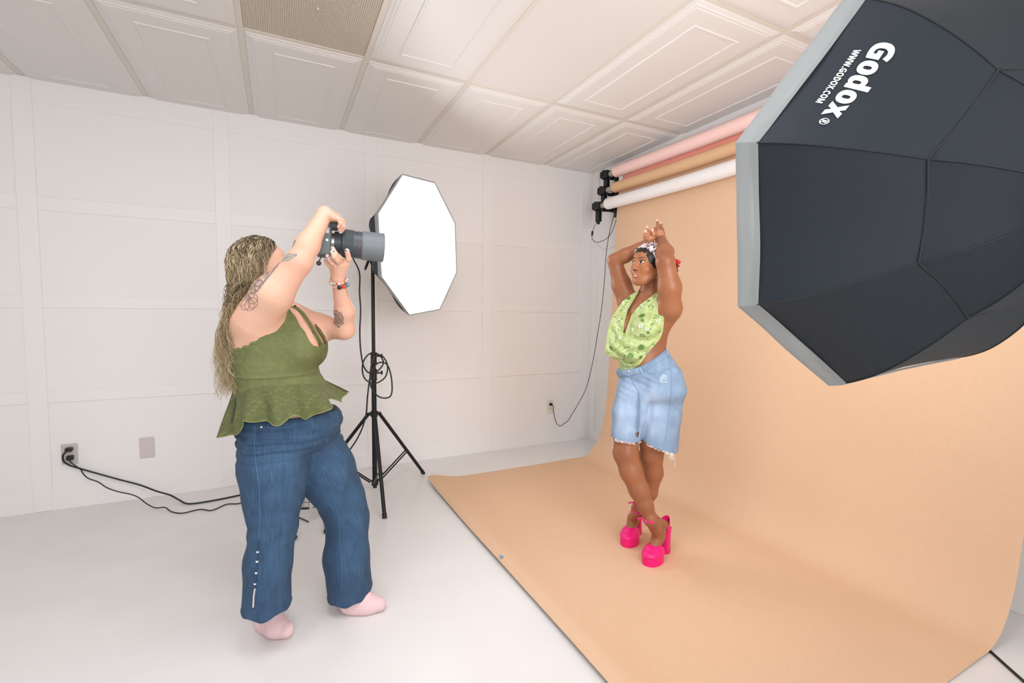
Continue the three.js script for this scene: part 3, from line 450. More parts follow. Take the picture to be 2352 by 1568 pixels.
// A head in its own axes: fw (towards the face), up, rt (the person's right); size 1 = 23 cm from chin to crown.
function headPrims(c, fw, up, rt, S = 1) {
  const L = (x, y, z) => vadd(vadd(vadd(c, rt, x * S), up, y * S), fw, z * S), P = [];
  const E = (x, y, z, a, b, d, k) => P.push(egg(L(x, y, z), [a * S, b * S, d * S], rt, up, fw, k * S));
  E(0, 0.035, -0.018, 0.074, 0.083, 0.092, 0.02);                              // cranium
  E(0, -0.01, 0.032, 0.062, 0.085, 0.056, 0.03);                               // face
  E(0, 0.052, 0.045, 0.052, 0.034, 0.036, 0.025);                              // forehead
  E(0, -0.072, 0.047, 0.034, 0.028, 0.032, 0.03);                              // jaw
  E(0, -0.092, 0.06, 0.016, 0.014, 0.015, 0.022);                              // chin
  for (const s of [-1, 1]) {
    E(s * 0.038, -0.022, 0.052, 0.024, 0.024, 0.024, 0.022);                   // cheek
    P.push(cone(L(s * 0.058, -0.04, 0.0), L(s * 0.026, -0.084, 0.05), 0.02 * S, 0.016 * S, 0.025 * S)); // jaw line
    P.push(cone(L(s * 0.012, 0.031, 0.079), L(s * 0.043, 0.029, 0.062), 0.0085 * S, 0.008 * S, 0.012 * S)); // brow
    E(s * 0.0115, -0.026, 0.09, 0.0078, 0.0068, 0.008, 0.007);                 // nostril wing
    E(s * 0.073, 0.0, -0.012, 0.008, 0.03, 0.018, 0.008);                      // ear
    E(s * 0.031, 0.0125, 0.0675, 0.0145, 0.0115, 0.012, 0.006);                // eye lids
  }
  P.push(cone(L(0, 0.022, 0.084), L(0, -0.016, 0.1), 0.0085 * S, 0.0095 * S, 0.012 * S));   // nose
  E(0, -0.021, 0.1, 0.0095, 0.0085, 0.0095, 0.008);
  P.push(cone(L(-0.017, -0.0525, 0.079), L(0, -0.0495, 0.09), 0.005 * S, 0.0068 * S, 0.005 * S)); P.push(cone(L(0.017, -0.0525, 0.079), L(0, -0.0495, 0.09), 0.005 * S, 0.0068 * S, 0.005 * S)); // upper lip
  P.push(cone(L(-0.014, -0.061, 0.08), L(0, -0.0635, 0.088), 0.0058 * S, 0.0078 * S, 0.005 * S)); P.push(cone(L(0.014, -0.061, 0.08), L(0, -0.0635, 0.088), 0.0058 * S, 0.0078 * S, 0.005 * S)); // lower lip
  return { P, L };
}
M.skinLight = new THREE.MeshPhysicalMaterial({ color: 0xffffff, vertexColors: true, roughness: 0.48, specularIntensity: 0.6, sheen: 0.25, sheenRoughness: 0.6, sheenColor: new THREE.Color(0xffd8c8) });
M.skinDark = new THREE.MeshPhysicalMaterial({ color: 0xffffff, vertexColors: true, roughness: 0.4, specularIntensity: 0.7 });

// ---------------------------------------------------------------- the photographer
{
  const R1 = [0.9975, 0, 0.0705], T1 = [-0.0705, 0, 0.9975], U1 = [0, 1, 0];
  const skin = lin(0xe0b69d), blush = lin(0xde9b85);
  const q = (p, r) => [...p, r];
  // arms
  const shR = [1.2803, 1.275, 2.0649], elR = [1.4276, 1.4569, 2.1404], wrR = [1.5182, 1.6428, 2.0917];
  const shL = [1.4193, 1.2631, 1.7739], elL = [1.6025, 1.2129, 1.9072], wrL = [1.5682, 1.4142, 2.015];
  const armR = chain([q([1.2865, 1.2544, 2.0252], 0.079), q([1.3422, 1.3456, 2.0993], 0.063), q(elR, 0.041)], 0.03).concat(chain([q(elR, 0.0405), q([1.4556, 1.5201, 2.1324], 0.039), q(wrR, 0.0255)], 0.02));
  const armL = chain([q(shL, 0.057), q([1.5155, 1.2199, 1.8208], 0.052), q(elL, 0.039)], 0.03).concat(chain([q(elL, 0.038), q([1.5987, 1.2883, 1.947], 0.0365), q(wrL, 0.0235)], 0.02));
  // hands
  const handR = handPrims(wrR, 0.026, [
    [[1.564, 1.6411, 2.0548], [1.5845, 1.6291, 2.0513], [1.5872, 1.6032, 2.0514], [1.5777, 1.5878, 2.0508]],
    [[1.5598, 1.6348, 2.0796], [1.5779, 1.6251, 2.0809], [1.584, 1.602, 2.0783], [1.5736, 1.5857, 2.0735]],
    [[1.5543, 1.6303, 2.1023], [1.5705, 1.6218, 2.1054], [1.5764, 1.602, 2.1038], [1.5681, 1.5884, 2.0952]],
    [[1.5449, 1.6291, 2.1216], [1.5606, 1.6219, 2.1268], [1.568, 1.6072, 2.1253], [1.5628, 1.5956, 2.1169]]],
    [[1.5323, 1.6404, 2.0325], [1.5235, 1.6277, 2.0068], [1.5136, 1.6096, 1.9911]], 0.0088, 0.0145);
  const handL = handPrims(wrL, 0.024, [
    [[1.5839, 1.4686, 2.0512], [1.5723, 1.4811, 2.0855], [1.5539, 1.4975, 2.1022], [1.5426, 1.5194, 2.0984]],
    [[1.5703, 1.4638, 2.0603], [1.5577, 1.4764, 2.0925], [1.5459, 1.4871, 2.1057], [1.5404, 1.5044, 2.1033]],
    [[1.5574, 1.4576, 2.0493], [1.5428, 1.4677, 2.0734], [1.5319, 1.4796, 2.0776], [1.5266, 1.4926, 2.0722]],
    [[1.5484, 1.4506, 2.0287], [1.5363, 1.4587, 2.0428], [1.5273, 1.4681, 2.0422], [1.5233, 1.4798, 2.0369]]],
    [[1.5939, 1.4695, 2.0469], [1.6019, 1.4873, 2.0725], [1.5939, 1.5143, 2.089]], 0.0088, 0.0145);
  // head
  const hc = [1.316, 1.4435, 1.917], hf = vnorm([0.9896, 0.14, -0.0304]), hu = vnorm(vsub(U1, vmul(hf, hf[1]))), hr = vnorm(vcross(hf, hu));
  const head = headPrims(hc, hf, hu, hr, 0.93);
  const neck = [cone([1.297, 1.3939, 1.9056], [1.3093, 1.291, 1.8965], 0.056, 0.064, 0.03), cone([1.3039, 1.3144, 1.8961], [1.2813, 1.2587, 1.9948], 0.055, 0.06, 0.05), cone([1.3125, 1.3113, 1.8867], [1.3958, 1.2632, 1.7923], 0.05, 0.056, 0.05)];
  // torso
  const torso = [
    egg([1.3098, 1.2242, 1.9166], [0.132, 0.12, 0.15], R1, U1, T1, 0.06),
    egg([1.3195, 1.1183, 1.9172], [0.128, 0.16, 0.155], R1, U1, T1, 0.06),
    egg([1.3616, 0.9633, 1.9202], [0.142, 0.16, 0.16], R1, U1, T1, 0.08),
    egg([1.4225, 0.9266, 1.9346], [0.105, 0.12, 0.12], R1, U1, T1, 0.06),
    egg([1.4001, 0.7956, 1.9229], [0.165, 0.14, 0.18], R1, U1, T1, 0.06),
    egg([1.4045, 1.1371, 1.9984], [0.088, 0.082, 0.082], R1, U1, T1, 0.03),
    egg([1.4602, 1.1352, 1.852], [0.076, 0.078, 0.075], R1, U1, T1, 0.03),
    cone([1.3744, 1.2537, 1.9813], [1.4201, 1.1629, 1.9945], 0.055, 0.06, 0.04),
    cone([1.3914, 1.2516, 1.8522], [1.4539, 1.1625, 1.8566], 0.05, 0.06, 0.04),
    cone([1.3977, 1.2745, 1.8727], [1.4523, 1.1772, 1.8966], 0.05, 0.058, 0.03),
  ];
  const skinPrims = [...torso, ...neck, ...armR, ...armL, ...handR, ...handL, ...head.P];
  // tattoos: ink drawn on the skin of both arms
  const inkBlue = lin(0x4a5a60), inkGrey = lin(0x625c58), inkLeaf = lin(0x8da394), inkRose = lin(0xd79a86);
  const A = (x, y, o) => [x, y, o];
  const petals = [];
  const flower = (cx, cy, n, r, rot) => { for (let i = 0; i < n; i++) { const a = rot + i / n * Math.PI * 2; petals.push([cx + Math.cos(a) * r * 0.62, cy + Math.sin(a) * r * 0.62, a, r * 0.5, r * 0.3]); } };
  flower(0.055, 0.03, 7, 0.05, 0.3); flower(0.085, 0.005, 5, 0.026, 0.9); flower(0.16, 0.045, 6, 0.042, 0.1);
  const up0 = [1.2552, 1.2899, 2.1333], up1 = [1.4006, 1.4767, 2.1937], axU = vnorm(vsub(up1, up0)), nU = vnorm(vcross(axU, T1));       // along and across the upper arm (nU points to its upper-left side)
  const armInk = (x, y, z, nx, ny, nz) => {
    const p = [x, y, z], d = vsub(p, up0), s = vdot(d, axU), t = -vdot(d, nU); // s: 0 shoulder .. 0.3 elbow, t: towards the upper edge
    if (s < -0.02 || s > 0.29 || vdot(d, T1) < -0.1 || vdot([nx, ny, nz], T1) < -0.35) return null;
    const edge = 0.006 + 0.012 * smooth(0.05, 0.25, s);      // straight lower border of the panel
    let c = null, w = 0; const put = (col, a) => { if (a > 0) { c = c ? mixc(c, col, a) : col; w = Math.max(w, a); } };
    if (s > 0.03 && s < 0.235 && t > edge) {
      const wash = noise3(s * 45, t * 45, 2); if (s > 0.1) put(inkRose, smooth(-0.1, 0.5, wash) * 0.5); put(inkGrey, smooth(-0.2, 0.6, noise3(s * 60 + 9, t * 60, 7)) * 0.7 * smooth(0.06, 0.1, s));
      if (noise3(s * 70, t * 35, 11) > 0.28) put(mixc(inkLeaf, inkBlue, 0.3), 0.65);
      for (const [px, py, a, la, lb] of petals) { const ux = s - px, uy = t - py - 0.02, u = ux * Math.cos(a) + uy * Math.sin(a), v = -ux * Math.sin(a) + uy * Math.cos(a), e = Math.sqrt((u / la) ** 2 + (v / lb) ** 2); if (e < 0.93) put(mixc(skin, inkRose, 0.25), 0.55); const ln = Math.abs(e - 1) * Math.min(la, lb); if (ln < 0.002) put(inkBlue, 0.8); if (e < 1 && Math.abs(v) < 0.0008) put(inkGrey, 0.5); }
      for (let i = 0; i < 5; i++) { const l = Math.abs(t - edge - 0.012 - i * 0.011 - 0.02 * Math.sin(s * 26 + i * 1.7)); if (l < 0.0013 && s > 0.09) put(inkBlue, 0.6); }
    }
    const b = Math.abs(t - edge); if (s > 0.075 && s < 0.235 && b < 0.0024) put(inkBlue, 0.85);
    // two pointed leaves at the elbow end
    for (const [ls, lt, a, la, lb] of [[0.225, 0.006, -0.55, 0.036, 0.011], [0.252, 0.028, -0.15, 0.034, 0.0105]]) { const ux = s - ls, uy = t - lt, u = ux * Math.cos(a) + uy * Math.sin(a), v = -ux * Math.sin(a) + uy * Math.cos(a), e = Math.abs(u / la) ** 1.5 + Math.abs(v / lb) ** 1.5; if (e < 1) { put(inkLeaf, 0.75); if (e > 0.78 || Math.abs(v) < 0.0011) put(inkBlue, 0.85); } }
    // loose flower on the shoulder
    for (let i = 0; i < 9; i++) { const a = i * 0.7, px = 0.03 + Math.cos(a) * 0.022, py = 0.02 + Math.sin(a) * 0.026, e = Math.hypot((s - px) / 0.02, (t - py) / 0.016); if (Math.abs(e - 1) < 0.085) put(inkGrey, 0.7); }
    return c ? [c, w] : null;
  };
  const fa0 = elL, fa1 = wrL, axF = vnorm(vsub(fa1, fa0)), LF = vlen(vsub(fa1, fa0));
  const foreInk = (x, y, z, nx, ny, nz) => {
    const d = vsub([x, y, z], fa0), s = vdot(d, axF) / LF, t = vdot(d, R1); let w = 0;
    if (vdot([nx, ny, nz], T1) > -0.4) {
      { const u = (s - 0.3) / 0.17, v = (t + 0.028) / 0.026, e = Math.hypot(u, v); if (e < 1) { const a = Math.atan2(v, u), r = 0.5 + 0.5 * Math.sin(a * 6 + e * 9), sc = Math.sin(e * 16 + a * 2); w = Math.max(w, sc > 0 ? 0.75 : 0.3 + 0.25 * r); if (e > 0.88 && Math.sin(a * 8) > 0) w = 0; } }
      { const u = (s - 0.8) / 0.16, v = (t - 0.014 + (s - 0.8) * 0.03) / 0.012, e = Math.abs(u) + v * v * 0.9; if (e < 1 && Math.sin(u * 22 + Math.abs(v) * 3) > -0.1) w = Math.max(w, 0.5); }
    }
    return w ? [mixc(inkBlue, inkGrey, 0.3), w] : null;
  };
  const nails = [[[1.5402, 1.5228, 2.1083], 0.0095], [[1.538, 1.5079, 2.1131], 0.0095], [[1.5242, 1.493, 2.0821], 0.009], [[1.5213, 1.4823, 2.0438], 0.008], [[1.5927, 1.5179, 2.099], 0.0095], [[1.5721, 1.5846, 2.0584], 0.008], [[1.568, 1.5825, 2.0812], 0.008]];
  const color = (x, y, z, nx, ny, nz) => {
    let c = skin; const n = noise3(x * 26, y * 26, z * 26) * 0.5 + noise3(x * 80, y * 80, z * 80) * 0.3; c = mixc(c, blush, clamp(0.2 + n * 0.22, 0, 1));
    const p = [x, y, z];
    if (vlen(vsub(p, [1.413, 1.2357, 1.9239])) < 0.13 && vdot(vsub(p, [1.3595, 1.2358, 1.9201]), R1) > 0) c = mixc(c, lin(0xe9987c), 0.42 * smooth(0.13, 0.03, vlen(vsub(p, [1.4205, 1.2271, 1.9244]))));     // sun-flushed chest
    if (vlen(vsub(p, elR)) < 0.075) c = mixc(c, blush, 0.35 * smooth(0.075, 0.02, vlen(vsub(p, [1.4191, 1.4524, 2.1849]))));
    for (const f of [armInk, foreInk]) { const k = f(x, y, z, nx, ny, nz); if (k) c = mixc(c, k[0], k[1]); }
    for (const [o, r] of nails) { const e = vlen(vsub(p, o)); if (e < r) c = hash3(Math.round(x * 420), Math.round(y * 420), Math.round(z * 420)) > 0.72 ? lin(0x2a1d20) : lin(0xf2e7e4); }
    return c;
  };
  const person = thing('person', 'person in green lace camisole and blue flared jeans raising a camera to shoot', 'person', [0, 0, 0]);
  const [blo, bhi] = boxOf([...torso, ...neck, ...armR, ...armL]); blo[1] = Math.max(blo[1], 0.78);
  const handBox = boxOf([...handR, ...handL], 0.01), notHand = (list) => list;
  // body, then the two hands and the head on finer grids
  const cutBody = (d, x, y, z) => Math.max(d, [1.3825, 0.8529, 1.9217][1] - y);
  const gBody = meshOf([...torso, ...neck, ...armR, ...armL, cone(wrR, vmix(wrR, [1.5613, 1.6365, 2.0797], 0.3), 0.0255, 0.023, 0.012), cone(wrL, vmix(wrL, [1.5708, 1.4643, 2.0553], 0.3), 0.0235, 0.021, 0.012)], blo, bhi, 0.0025, { color, post: cutBody });
  const fine = (list, s) => { const [lo, hi] = boxOf(list, 0.006); return meshOf(list, lo, hi, s, { color }); };
  const gHR = fine([cone(vmix(elR, wrR, 0.9), wrR, 0.0265, 0.0255, 0.012), ...handR], 0.0026), gHL = fine([cone(vmix(elL, wrL, 0.9), wrL, 0.0245, 0.0236, 0.012), ...handL], 0.0026), gHead = fine(head.P, 0.0032);
  part('body', mergeGeometries([gBody, gHR, gHL, gHead]), M.skinLight, person); void handBox; void notHand; void skinPrims; void A;

  // ---- camisole: fitted cups and band over the body, then a flared lace skirt
  const green = lin(0x60673d), greenL = lin(0x717849);
  const lace = texture(512, (u, v) => { const a = tn(u, v, 40, 31) + 0.6 * tn(u, v, 90, 32), leaf = Math.sin((u * 22 + 0.4 * Math.sin(v * 40)) * 6.283) * Math.sin((v * 22 + 0.4 * Math.sin(u * 37)) * 6.283); const d = leaf > 0.3 && a > -0.1 ? 9 : -3 + 8 * tn(u, v, 200, 33); return [98 + d * 0.9, 104 + d, 60 + d * 0.8]; });
  const laceBump = texture(512, (u, v) => { const leaf = Math.sin((u * 22 + 0.4 * Math.sin(v * 40)) * 6.283) * Math.sin((v * 22 + 0.4 * Math.sin(u * 37)) * 6.283), n = 110 + (leaf > 0.25 ? 60 : 0) + 30 * tn(u, v, 200, 33); return [n, n, n]; }, false);
  M.cami = std(0xffffff, 0.8, { vertexColors: true });
  M.laceGreen = new THREE.MeshPhysicalMaterial({ color: 0xffffff, map: lace, roughness: 0.85, side: THREE.DoubleSide, bumpMap: laceBump, bumpScale: 0.0008, transmission: 0.12, thickness: 0 });
  const camiBase = [...torso];
  const nk0 = [1.2123, 1.1509, 1.9097], nkApex = [1.3926, 1.3012, 2.0126], vBottom = [1.5029, 1.1448, 1.9302], strapFar = [1.443, 1.3035, 1.7856];
  const backDir = vnorm(vsub(nk0, nkApex));
  const sx = (p) => vdot(vsub(p, nk0), R1) / 0.2118;          // 0 at the back edge, about 1 at the near cup's peak
  const top = (p) => {                                         // height of the upper edge over this point
    const x = vdot(vsub(p, nk0), R1), o = vdot(vsub(p, nk0), T1), y0 = nk0[1];
    const wob = 0.0035 * Math.sin(x * 190 + o * 120);
    if (o > -0.04) { // near side: from the back up to the strap, then down the V
      const xa = 0.192, ha = 0.155; return y0 + wob + (x < xa ? ha * Math.pow(clamp(x / xa, 0, 1), 1.9) : 0.2); }
    return y0 + wob + (x < 0.2 ? 0 : 0.15);
  };
  const openV = (p) => { const x = vdot(vsub(p, nk0), R1), h = p[1] - nk0[1] + 0.003 * Math.sin(x * 200), l = 0.191 + (0.15 - h) * 0.56, r = 0.32 - h * 0.5; return Math.max(l - x, x - r, 0.004 - h); };
  const bandY = [1.3555, 1.0373, 1.9198][1], seamY = (p) => bandY + 0.012 + 0.05 * vdot(vsub(p, nk0), R1) * 0.25;
  const camiPost = (d, x, y, z) => { const p = [x, y, z]; const t = 0.0065 + 0.0012 * noise3(x * 60, y * 60, z * 60) + 0.0035 * Math.exp(-(((y - seamY(p)) / 0.005) ** 2)) + 0.0028 * Math.exp(-(((y - top(p) + 0.006) / 0.006) ** 2)); const fold = 0.0035 * noise3(x * 22 + y * 9, y * 14, z * 22); return Math.max(d - t - fold * 0.6, -openV(p) * 0.8, (y - top(p)) * 0.75, ([1.3541, 0.9723, 1.9197][1] - y)); };
  const [clo, chi] = boxOf(torso, 0.03); clo[1] = [1.354, 0.9638, 1.9197][1]; chi[1] = [1.3613, 1.3284, 1.9202][1];
  const cami = part('camisole', meshOf(camiBase, clo, chi, 0.0034, { post: camiPost, color: (x, y, z) => { const n = noise3(x * 140, y * 140, z * 140) * 0.5 + noise3(x * 30, y * 30, z * 30) * 0.5; return mixc(green, greenL, clamp(0.5 + n * 0.7, 0, 1)); } }), M.cami, person); cami.userData.label = 'olive green camisole top';
  void backDir; void sx; void vBottom; void nkApex; void strapFar;
  // skirt of the camisole
  {
    const c0 = [1.3581, 1.0201, 1.92], c1 = [1.3754, 0.8847, 1.9212], n = 220, m = 26, pos = [], uv = [], idx = [];
    for (let i = 0; i <= m; i++) for (let j = 0; j <= n; j++) {
      const s = i / m, a = j / n * Math.PI * 2, ca = Math.cos(a), sa = Math.sin(a);
      const cen = vmix(c0, c1, s), rx = lerp(0.15, 0.196, Math.pow(s, 0.9)), rz = lerp(0.168, 0.23, Math.pow(s, 0.9));
      const wave = (0.5 * Math.sin(a * 9 + 0.6) + 0.4 * Math.sin(a * 15 + 1.9) + 0.35 * noise3(a * 3.1, s * 1.5, 5)) * 0.036 * Math.pow(s, 1.2);
      const front = Math.max(0, ca), dip = (0.012 * noise3(a * 2.2, 3, 1) + 0.009 * Math.sin(a * 9 + 2.0) + 0.005 * Math.sin(a * 15)) * s + (ca < -0.55 ? -0.075 * smooth(-0.55, -0.95, ca) * s : 0) + 0.05 * smooth(0.35, 0.95, ca) * s + (sa > 0 ? 0.012 : 0.02) * s;
      const p = vadd(vadd(cen, R1, ca * (rx + wave) + 0.012 * front * s), T1, sa * (rz + wave)); p[1] += dip;
      pos.push(...p); uv.push(j / n * 1.35, s * 0.26);
    }
    for (let i = 0; i < m; i++) for (let j = 0; j < n; j++) { const a = i * (n + 1) + j; idx.push(a, a + n + 1, a + 1, a + 1, a + n + 1, a + n + 2); }
    const g = new THREE.BufferGeometry(); g.setAttribute('position', new THREE.Float32BufferAttribute(pos, 3)); g.setAttribute('uv', new THREE.Float32BufferAttribute(uv, 2)); g.setIndex(idx); g.computeVertexNormals();
    const sk = part('lace_skirt', g, M.laceGreen, person); sk.userData.label = 'flared lace hem of the camisole';
    const hem = []; for (let j = 0; j <= n; j++) { const k = (m * (n + 1) + j) * 3; hem.push([pos[k], pos[k + 1], pos[k + 2]]); } part('hem_trim', cable(hem, 0.0016, 440, 5), std(0x8d8f55, 0.8), sk);
    const bodyF = blend([...torso, ...neck, ...armR, ...armL]), lie = (p, o) => { let e = vadd(p, T1, 0.25); for (let i = 0; i < 90; i++) { const d = bodyF(...e); if (d < o) break; e = vadd(e, T1, -clamp((d - o) * 0.7, 0.0006, 0.02)); if (vdot(vsub(e, p), T1) < -0.4) return null; } return e; };
    const sp = (pts, r) => { const c = new THREE.CatmullRomCurve3(pts.map(A3), false, 'centripetal'), o = []; for (let i = 0; i <= 24; i++) { const p = c.getPoint(i / 24); const h = lie([p.x, p.y, p.z], r * 0.5); if (h) o.push(h); } return cable(o, r, 60, 8); };
    part('strap', merge([sp([[1.5254, 1.1385, 1.8716], [1.4998, 1.1928, 1.8698], [1.4755, 1.2425, 1.8481], [1.4525, 1.2817, 1.8264], [1.4258, 1.3067, 1.8045]], 0.0055)]), std(0x6f7645, 0.8), person);
    part('strap', merge([sp([[1.5123, 1.1496, 1.8707], [1.4852, 1.2073, 1.8688], [1.4593, 1.2568, 1.8469], [1.4347, 1.2923, 1.8251], [1.4128, 1.3084, 1.8035]], 0.0032)]), std(0x6f7645, 0.8), person);
    part('tie_cord', cable([[1.2241, 1.1478, 1.9406], [1.219, 1.0527, 1.9603], [1.2158, 0.9831, 1.9801], [1.2098, 0.9329, 2.0098], [1.2007, 0.8871, 2.0292]], 0.003, 40, 6), std(0x3c4030, 0.8), person);
  }
  // ---- jeans
  const denim = texture(512, (u, v, x, y) => { const w = ((x + y * 2) % 4 < 2 ? 5 : -5) + 6 * tn(u, v, 128, 41) + 8 * tn(u, v, 256, 42) + 5 * tn(u, v, 7, 43) + 10 * tn2(u, v, 220, 9, 44) + 6 * tn2(u, v, 90, 5, 45); return [54 + w * 0.8, 83 + w, 112 + w]; });
  const denimBump = texture(256, (u, v, x, y) => { const n = 128 + ((x + y * 2) % 4 < 2 ? 30 : -30) + 40 * tn(u, v, 128, 41); return [n, n, n]; }, false);
  M.jeans = std(0xffffff, 0.82, { map: denim, bumpMap: denimBump, bumpScale: 0.0005, vertexColors: true });
  const hipR = [1.3242, 0.8007, 1.9928], knR = [1.3269, 0.5016, 2.018], hmR = [1.2947, 0.1616, 2.0007], hipL = [1.477, 0.7593, 1.8532], knL = [1.6088, 0.3968, 1.8675], hmL = [1.6211, 0.0568, 1.8784];
  const legR = chain([q([1.3449, 0.8151, 1.9792], 0.112), q([1.3308, 0.6964, 1.9982], 0.115), q([1.3287, 0.5913, 2.0081], 0.1), q(knR, 0.082), q([1.309, 0.3444, 2.0117], 0.079), q([1.2947, 0.0945, 2.0007], 0.084)], 0.03);
  const legL = chain([q([1.4661, 0.7567, 1.8675], 0.12), q([1.5242, 0.621, 1.8716], 0.113), q([1.582, 0.4968, 1.8656], 0.095), q(knL, 0.083), q([1.6024, 0.226, 1.8721], 0.089), q([1.6203, -0.002, 1.8783], 0.097)], 0.03);
  const seat = [egg([1.3881, 0.8229, 1.9221], [0.176, 0.11, 0.185], R1, U1, T1, 0.05), egg([1.2869, 0.7459, 1.945], [0.075, 0.1, 0.115], R1, U1, T1, 0.05), egg([1.4454, 0.8618, 1.9261], [0.14, 0.07, 0.16], R1, U1, T1, 0.05), egg([1.3675, 0.8767, 1.9206], [0.18, 0.06, 0.165], R1, U1, T1, 0.04)];
  const jeansPrims = [...seat, ...legR, ...legL];
  const hemCut = (hm, kn, rise) => { const ax = vnorm(vsub(hm, kn)); return (p) => vdot(vsub(p, hm), ax) - rise(p); };
  const cutR = hemCut(hmR, knR, (p) => 0.004 * Math.sin(p[0] * 70) + 0.003 * Math.sin(p[2] * 90) - 0.018 * smooth(-0.02, 0.09, vdot(vsub(p, hmR), R1))), cutL = hemCut(hmL, knL, (p) => 0.004 * Math.sin(p[0] * 80 + 1) + 0.003 * Math.sin(p[2] * 70) - 0.016 * smooth(-0.03, 0.1, vdot(vsub(p, hmL), R1)));
  const nearR = blend(legR), nearL = blend(legL);
  const jeansPost = (d, x, y, z) => {
    const p = [x, y, z]; let f = 0;
    const yh = 1 - smooth(0.3, 0.75, y);
    f += 0.006 * noise3(x * 13, y * 6, z * 13) * (0.4 + 0.6 * yh) + 0.0025 * noise3(x * 30, y * 14, z * 30);
    const wk = Math.exp(-(((y - 0.8) / 0.07) ** 2)); f += 0.0035 * wk * Math.sin(y * 190 + noise3(x * 9, y * 5, z * 9) * 3);       // whiskers at the hip
    const kn = Math.exp(-(((y - 0.5) / 0.1) ** 2)); f += 0.006 * kn * noise3(x * 12, y * 26, z * 12);
    let r = d + f;
    if (y < 0.5) { const right = nearR(x, y, z) < nearL(x, y, z), cp = right ? cutR(p) : cutL(p); const edge = Math.exp(-(((cp + 0.008) / 0.006) ** 2)); r -= 0.0022 * edge; const rin = r + 0.011; r = Math.max(r, cp); r = Math.max(r, -Math.max(rin, -cp - 0.05)); }
    return Math.max(r, y - ([1.3832, 0.8876, 1.9217][1] + 0.01));
  };
  const [jlo, jhi] = boxOf(jeansPrims, 0.012); jlo[1] = Math.max(0.012, jlo[1]); jhi[1] = [1.3834, 0.9015, 1.9218][1] + 0.02;
  const fadeCol = (x, y, z) => { const p = [x, y, z]; let a = 0; const tR = toLine(p, [[1.3708, 0.7833, 2.1214], [1.3664, 0.5695, 2.1411], [1.3417, 0.3733, 2.1193]])[0], tL = toLine(p, [[1.5495, 0.6932, 2.0037], [1.6232, 0.4612, 1.9888], [1.6221, 0.2543, 1.9787]])[0]; a = Math.max(smooth(0.13, 0.02, tR), smooth(0.12, 0.02, tL)) * (0.55 + 0.3 * noise3(x * 30, y * 12, z * 30)); const wk = Math.exp(-(((y - 0.8) / 0.06) ** 2)) * Math.max(0, Math.sin(y * 190 + noise3(x * 9, y * 5, z * 9) * 3)) * 0.5; const k = 0.84 + 0.36 * a + 0.3 * wk + 0.05 * noise3(x * 40, y * 20, z * 40); return [k * 0.98, k, k * 1.02]; };
  const axisR = [[1.3331, 0.8162, 1.9784], [1.3258, 0.5917, 2.0079], [1.3268, 0.4949, 2.018], [1.2932, 0.0949, 2.0006]], axisL = [[1.4661, 0.7567, 1.8675], [1.575, 0.4978, 1.8651], [1.6053, 0.3973, 1.8673], [1.6203, -0.002, 1.8783]];
  const onAxis = (ax, y) => { for (let i = 0; i + 1 < ax.length; i++) if (y > ax[i + 1][1] || i + 2 === ax.length) return vmix(ax[i], ax[i + 1], clamp((y - ax[i][1]) / (ax[i + 1][1] - ax[i][1]), 0, 1)); };
  const legUV = (x, y, z) => { const right = nearR(x, y, z) < nearL(x, y, z), c = onAxis(right ? axisR : axisL, y), v = vsub([x, y, z], c); return [Math.atan2(vdot(v, R1), vdot(v, T1)) * 0.115 * 4.5 + (right ? 0 : 0.4), y * 4.5]; };
  const jn = part('jeans', meshOf(jeansPrims, jlo, jhi, 0.0046, { post: jeansPost, color: fadeCol, uv: legUV }), M.jeans, person); jn.userData.label = 'blue flared jeans';
  // stitched seams follow the jeans' surface
  const jf0 = blend(jeansPrims), jf = (x, y, z) => jeansPost(jf0(x, y, z), x, y, z);
  const onto = (p, f, off) => { for (let i = 0; i < 8; i++) { const h = 0.002, d = f(...p), g = [f(p[0] + h, p[1], p[2]) - f(p[0] - h, p[1], p[2]), f(p[0], p[1] + h, p[2]) - f(p[0], p[1] - h, p[2]), f(p[0], p[1], p[2] + h) - f(p[0], p[1], p[2] - h)], l = vlen(g) || 1; p = vadd(p, g, -(d - off) / l * 0.9); } return p; };
  const sink = (p) => { let o = vadd(p, T1, 0.12); for (let i = 0; i < 80; i++) { const d = jf(...o); if (d < 0.0004) break; o = vadd(o, T1, -clamp(d * 0.6, 0.0006, 0.02)); if (vdot(vsub(o, p), T1) < -0.45) return null; } return o; };
  const stitch = (pts, r, m, name, parent = jn) => { const c = new THREE.CatmullRomCurve3(pts.map(A3), false, 'centripetal'), out = []; for (let i = 0; i <= 40; i++) { const p = c.getPoint(i / 40); const h = sink([p.x, p.y, p.z]); if (h && (!out.length || vlen(vsub(h, out[out.length - 1])) < 0.05)) out.push(vadd(h, T1, r * 0.25)); }
    if (out.length < 3) return null; return part(name, cable(out, r, 80, 5), m, parent); };
  const seamM = std(0x4b6d94, 0.85), seamD = std(0x2c4766, 0.85);
  stitch([[1.2747, 0.8783, 2.1146], [1.2683, 0.7932, 2.1643], [1.2815, 0.6861, 2.1652], [1.2832, 0.5673, 2.1352], [1.2776, 0.4657, 2.1148], [1.2681, 0.4043, 2.1141]], 0.0015, seamM, 'side_seam');
  stitch([[1.5333, 0.9122, 2.1329], [1.5191, 0.8567, 2.1318], [1.496, 0.8022, 2.1302], [1.4658, 0.7488, 2.1281]], 0.0014, seamM, 'fly_seam');
  stitch([[1.4948, 0.6643, 2.08], [1.5286, 0.5669, 2.0824], [1.5534, 0.4432, 2.0841], [1.5594, 0.3036, 2.0846], [1.5652, 0.1449, 2.085]], 0.0014, seamM, 'inner_seam');
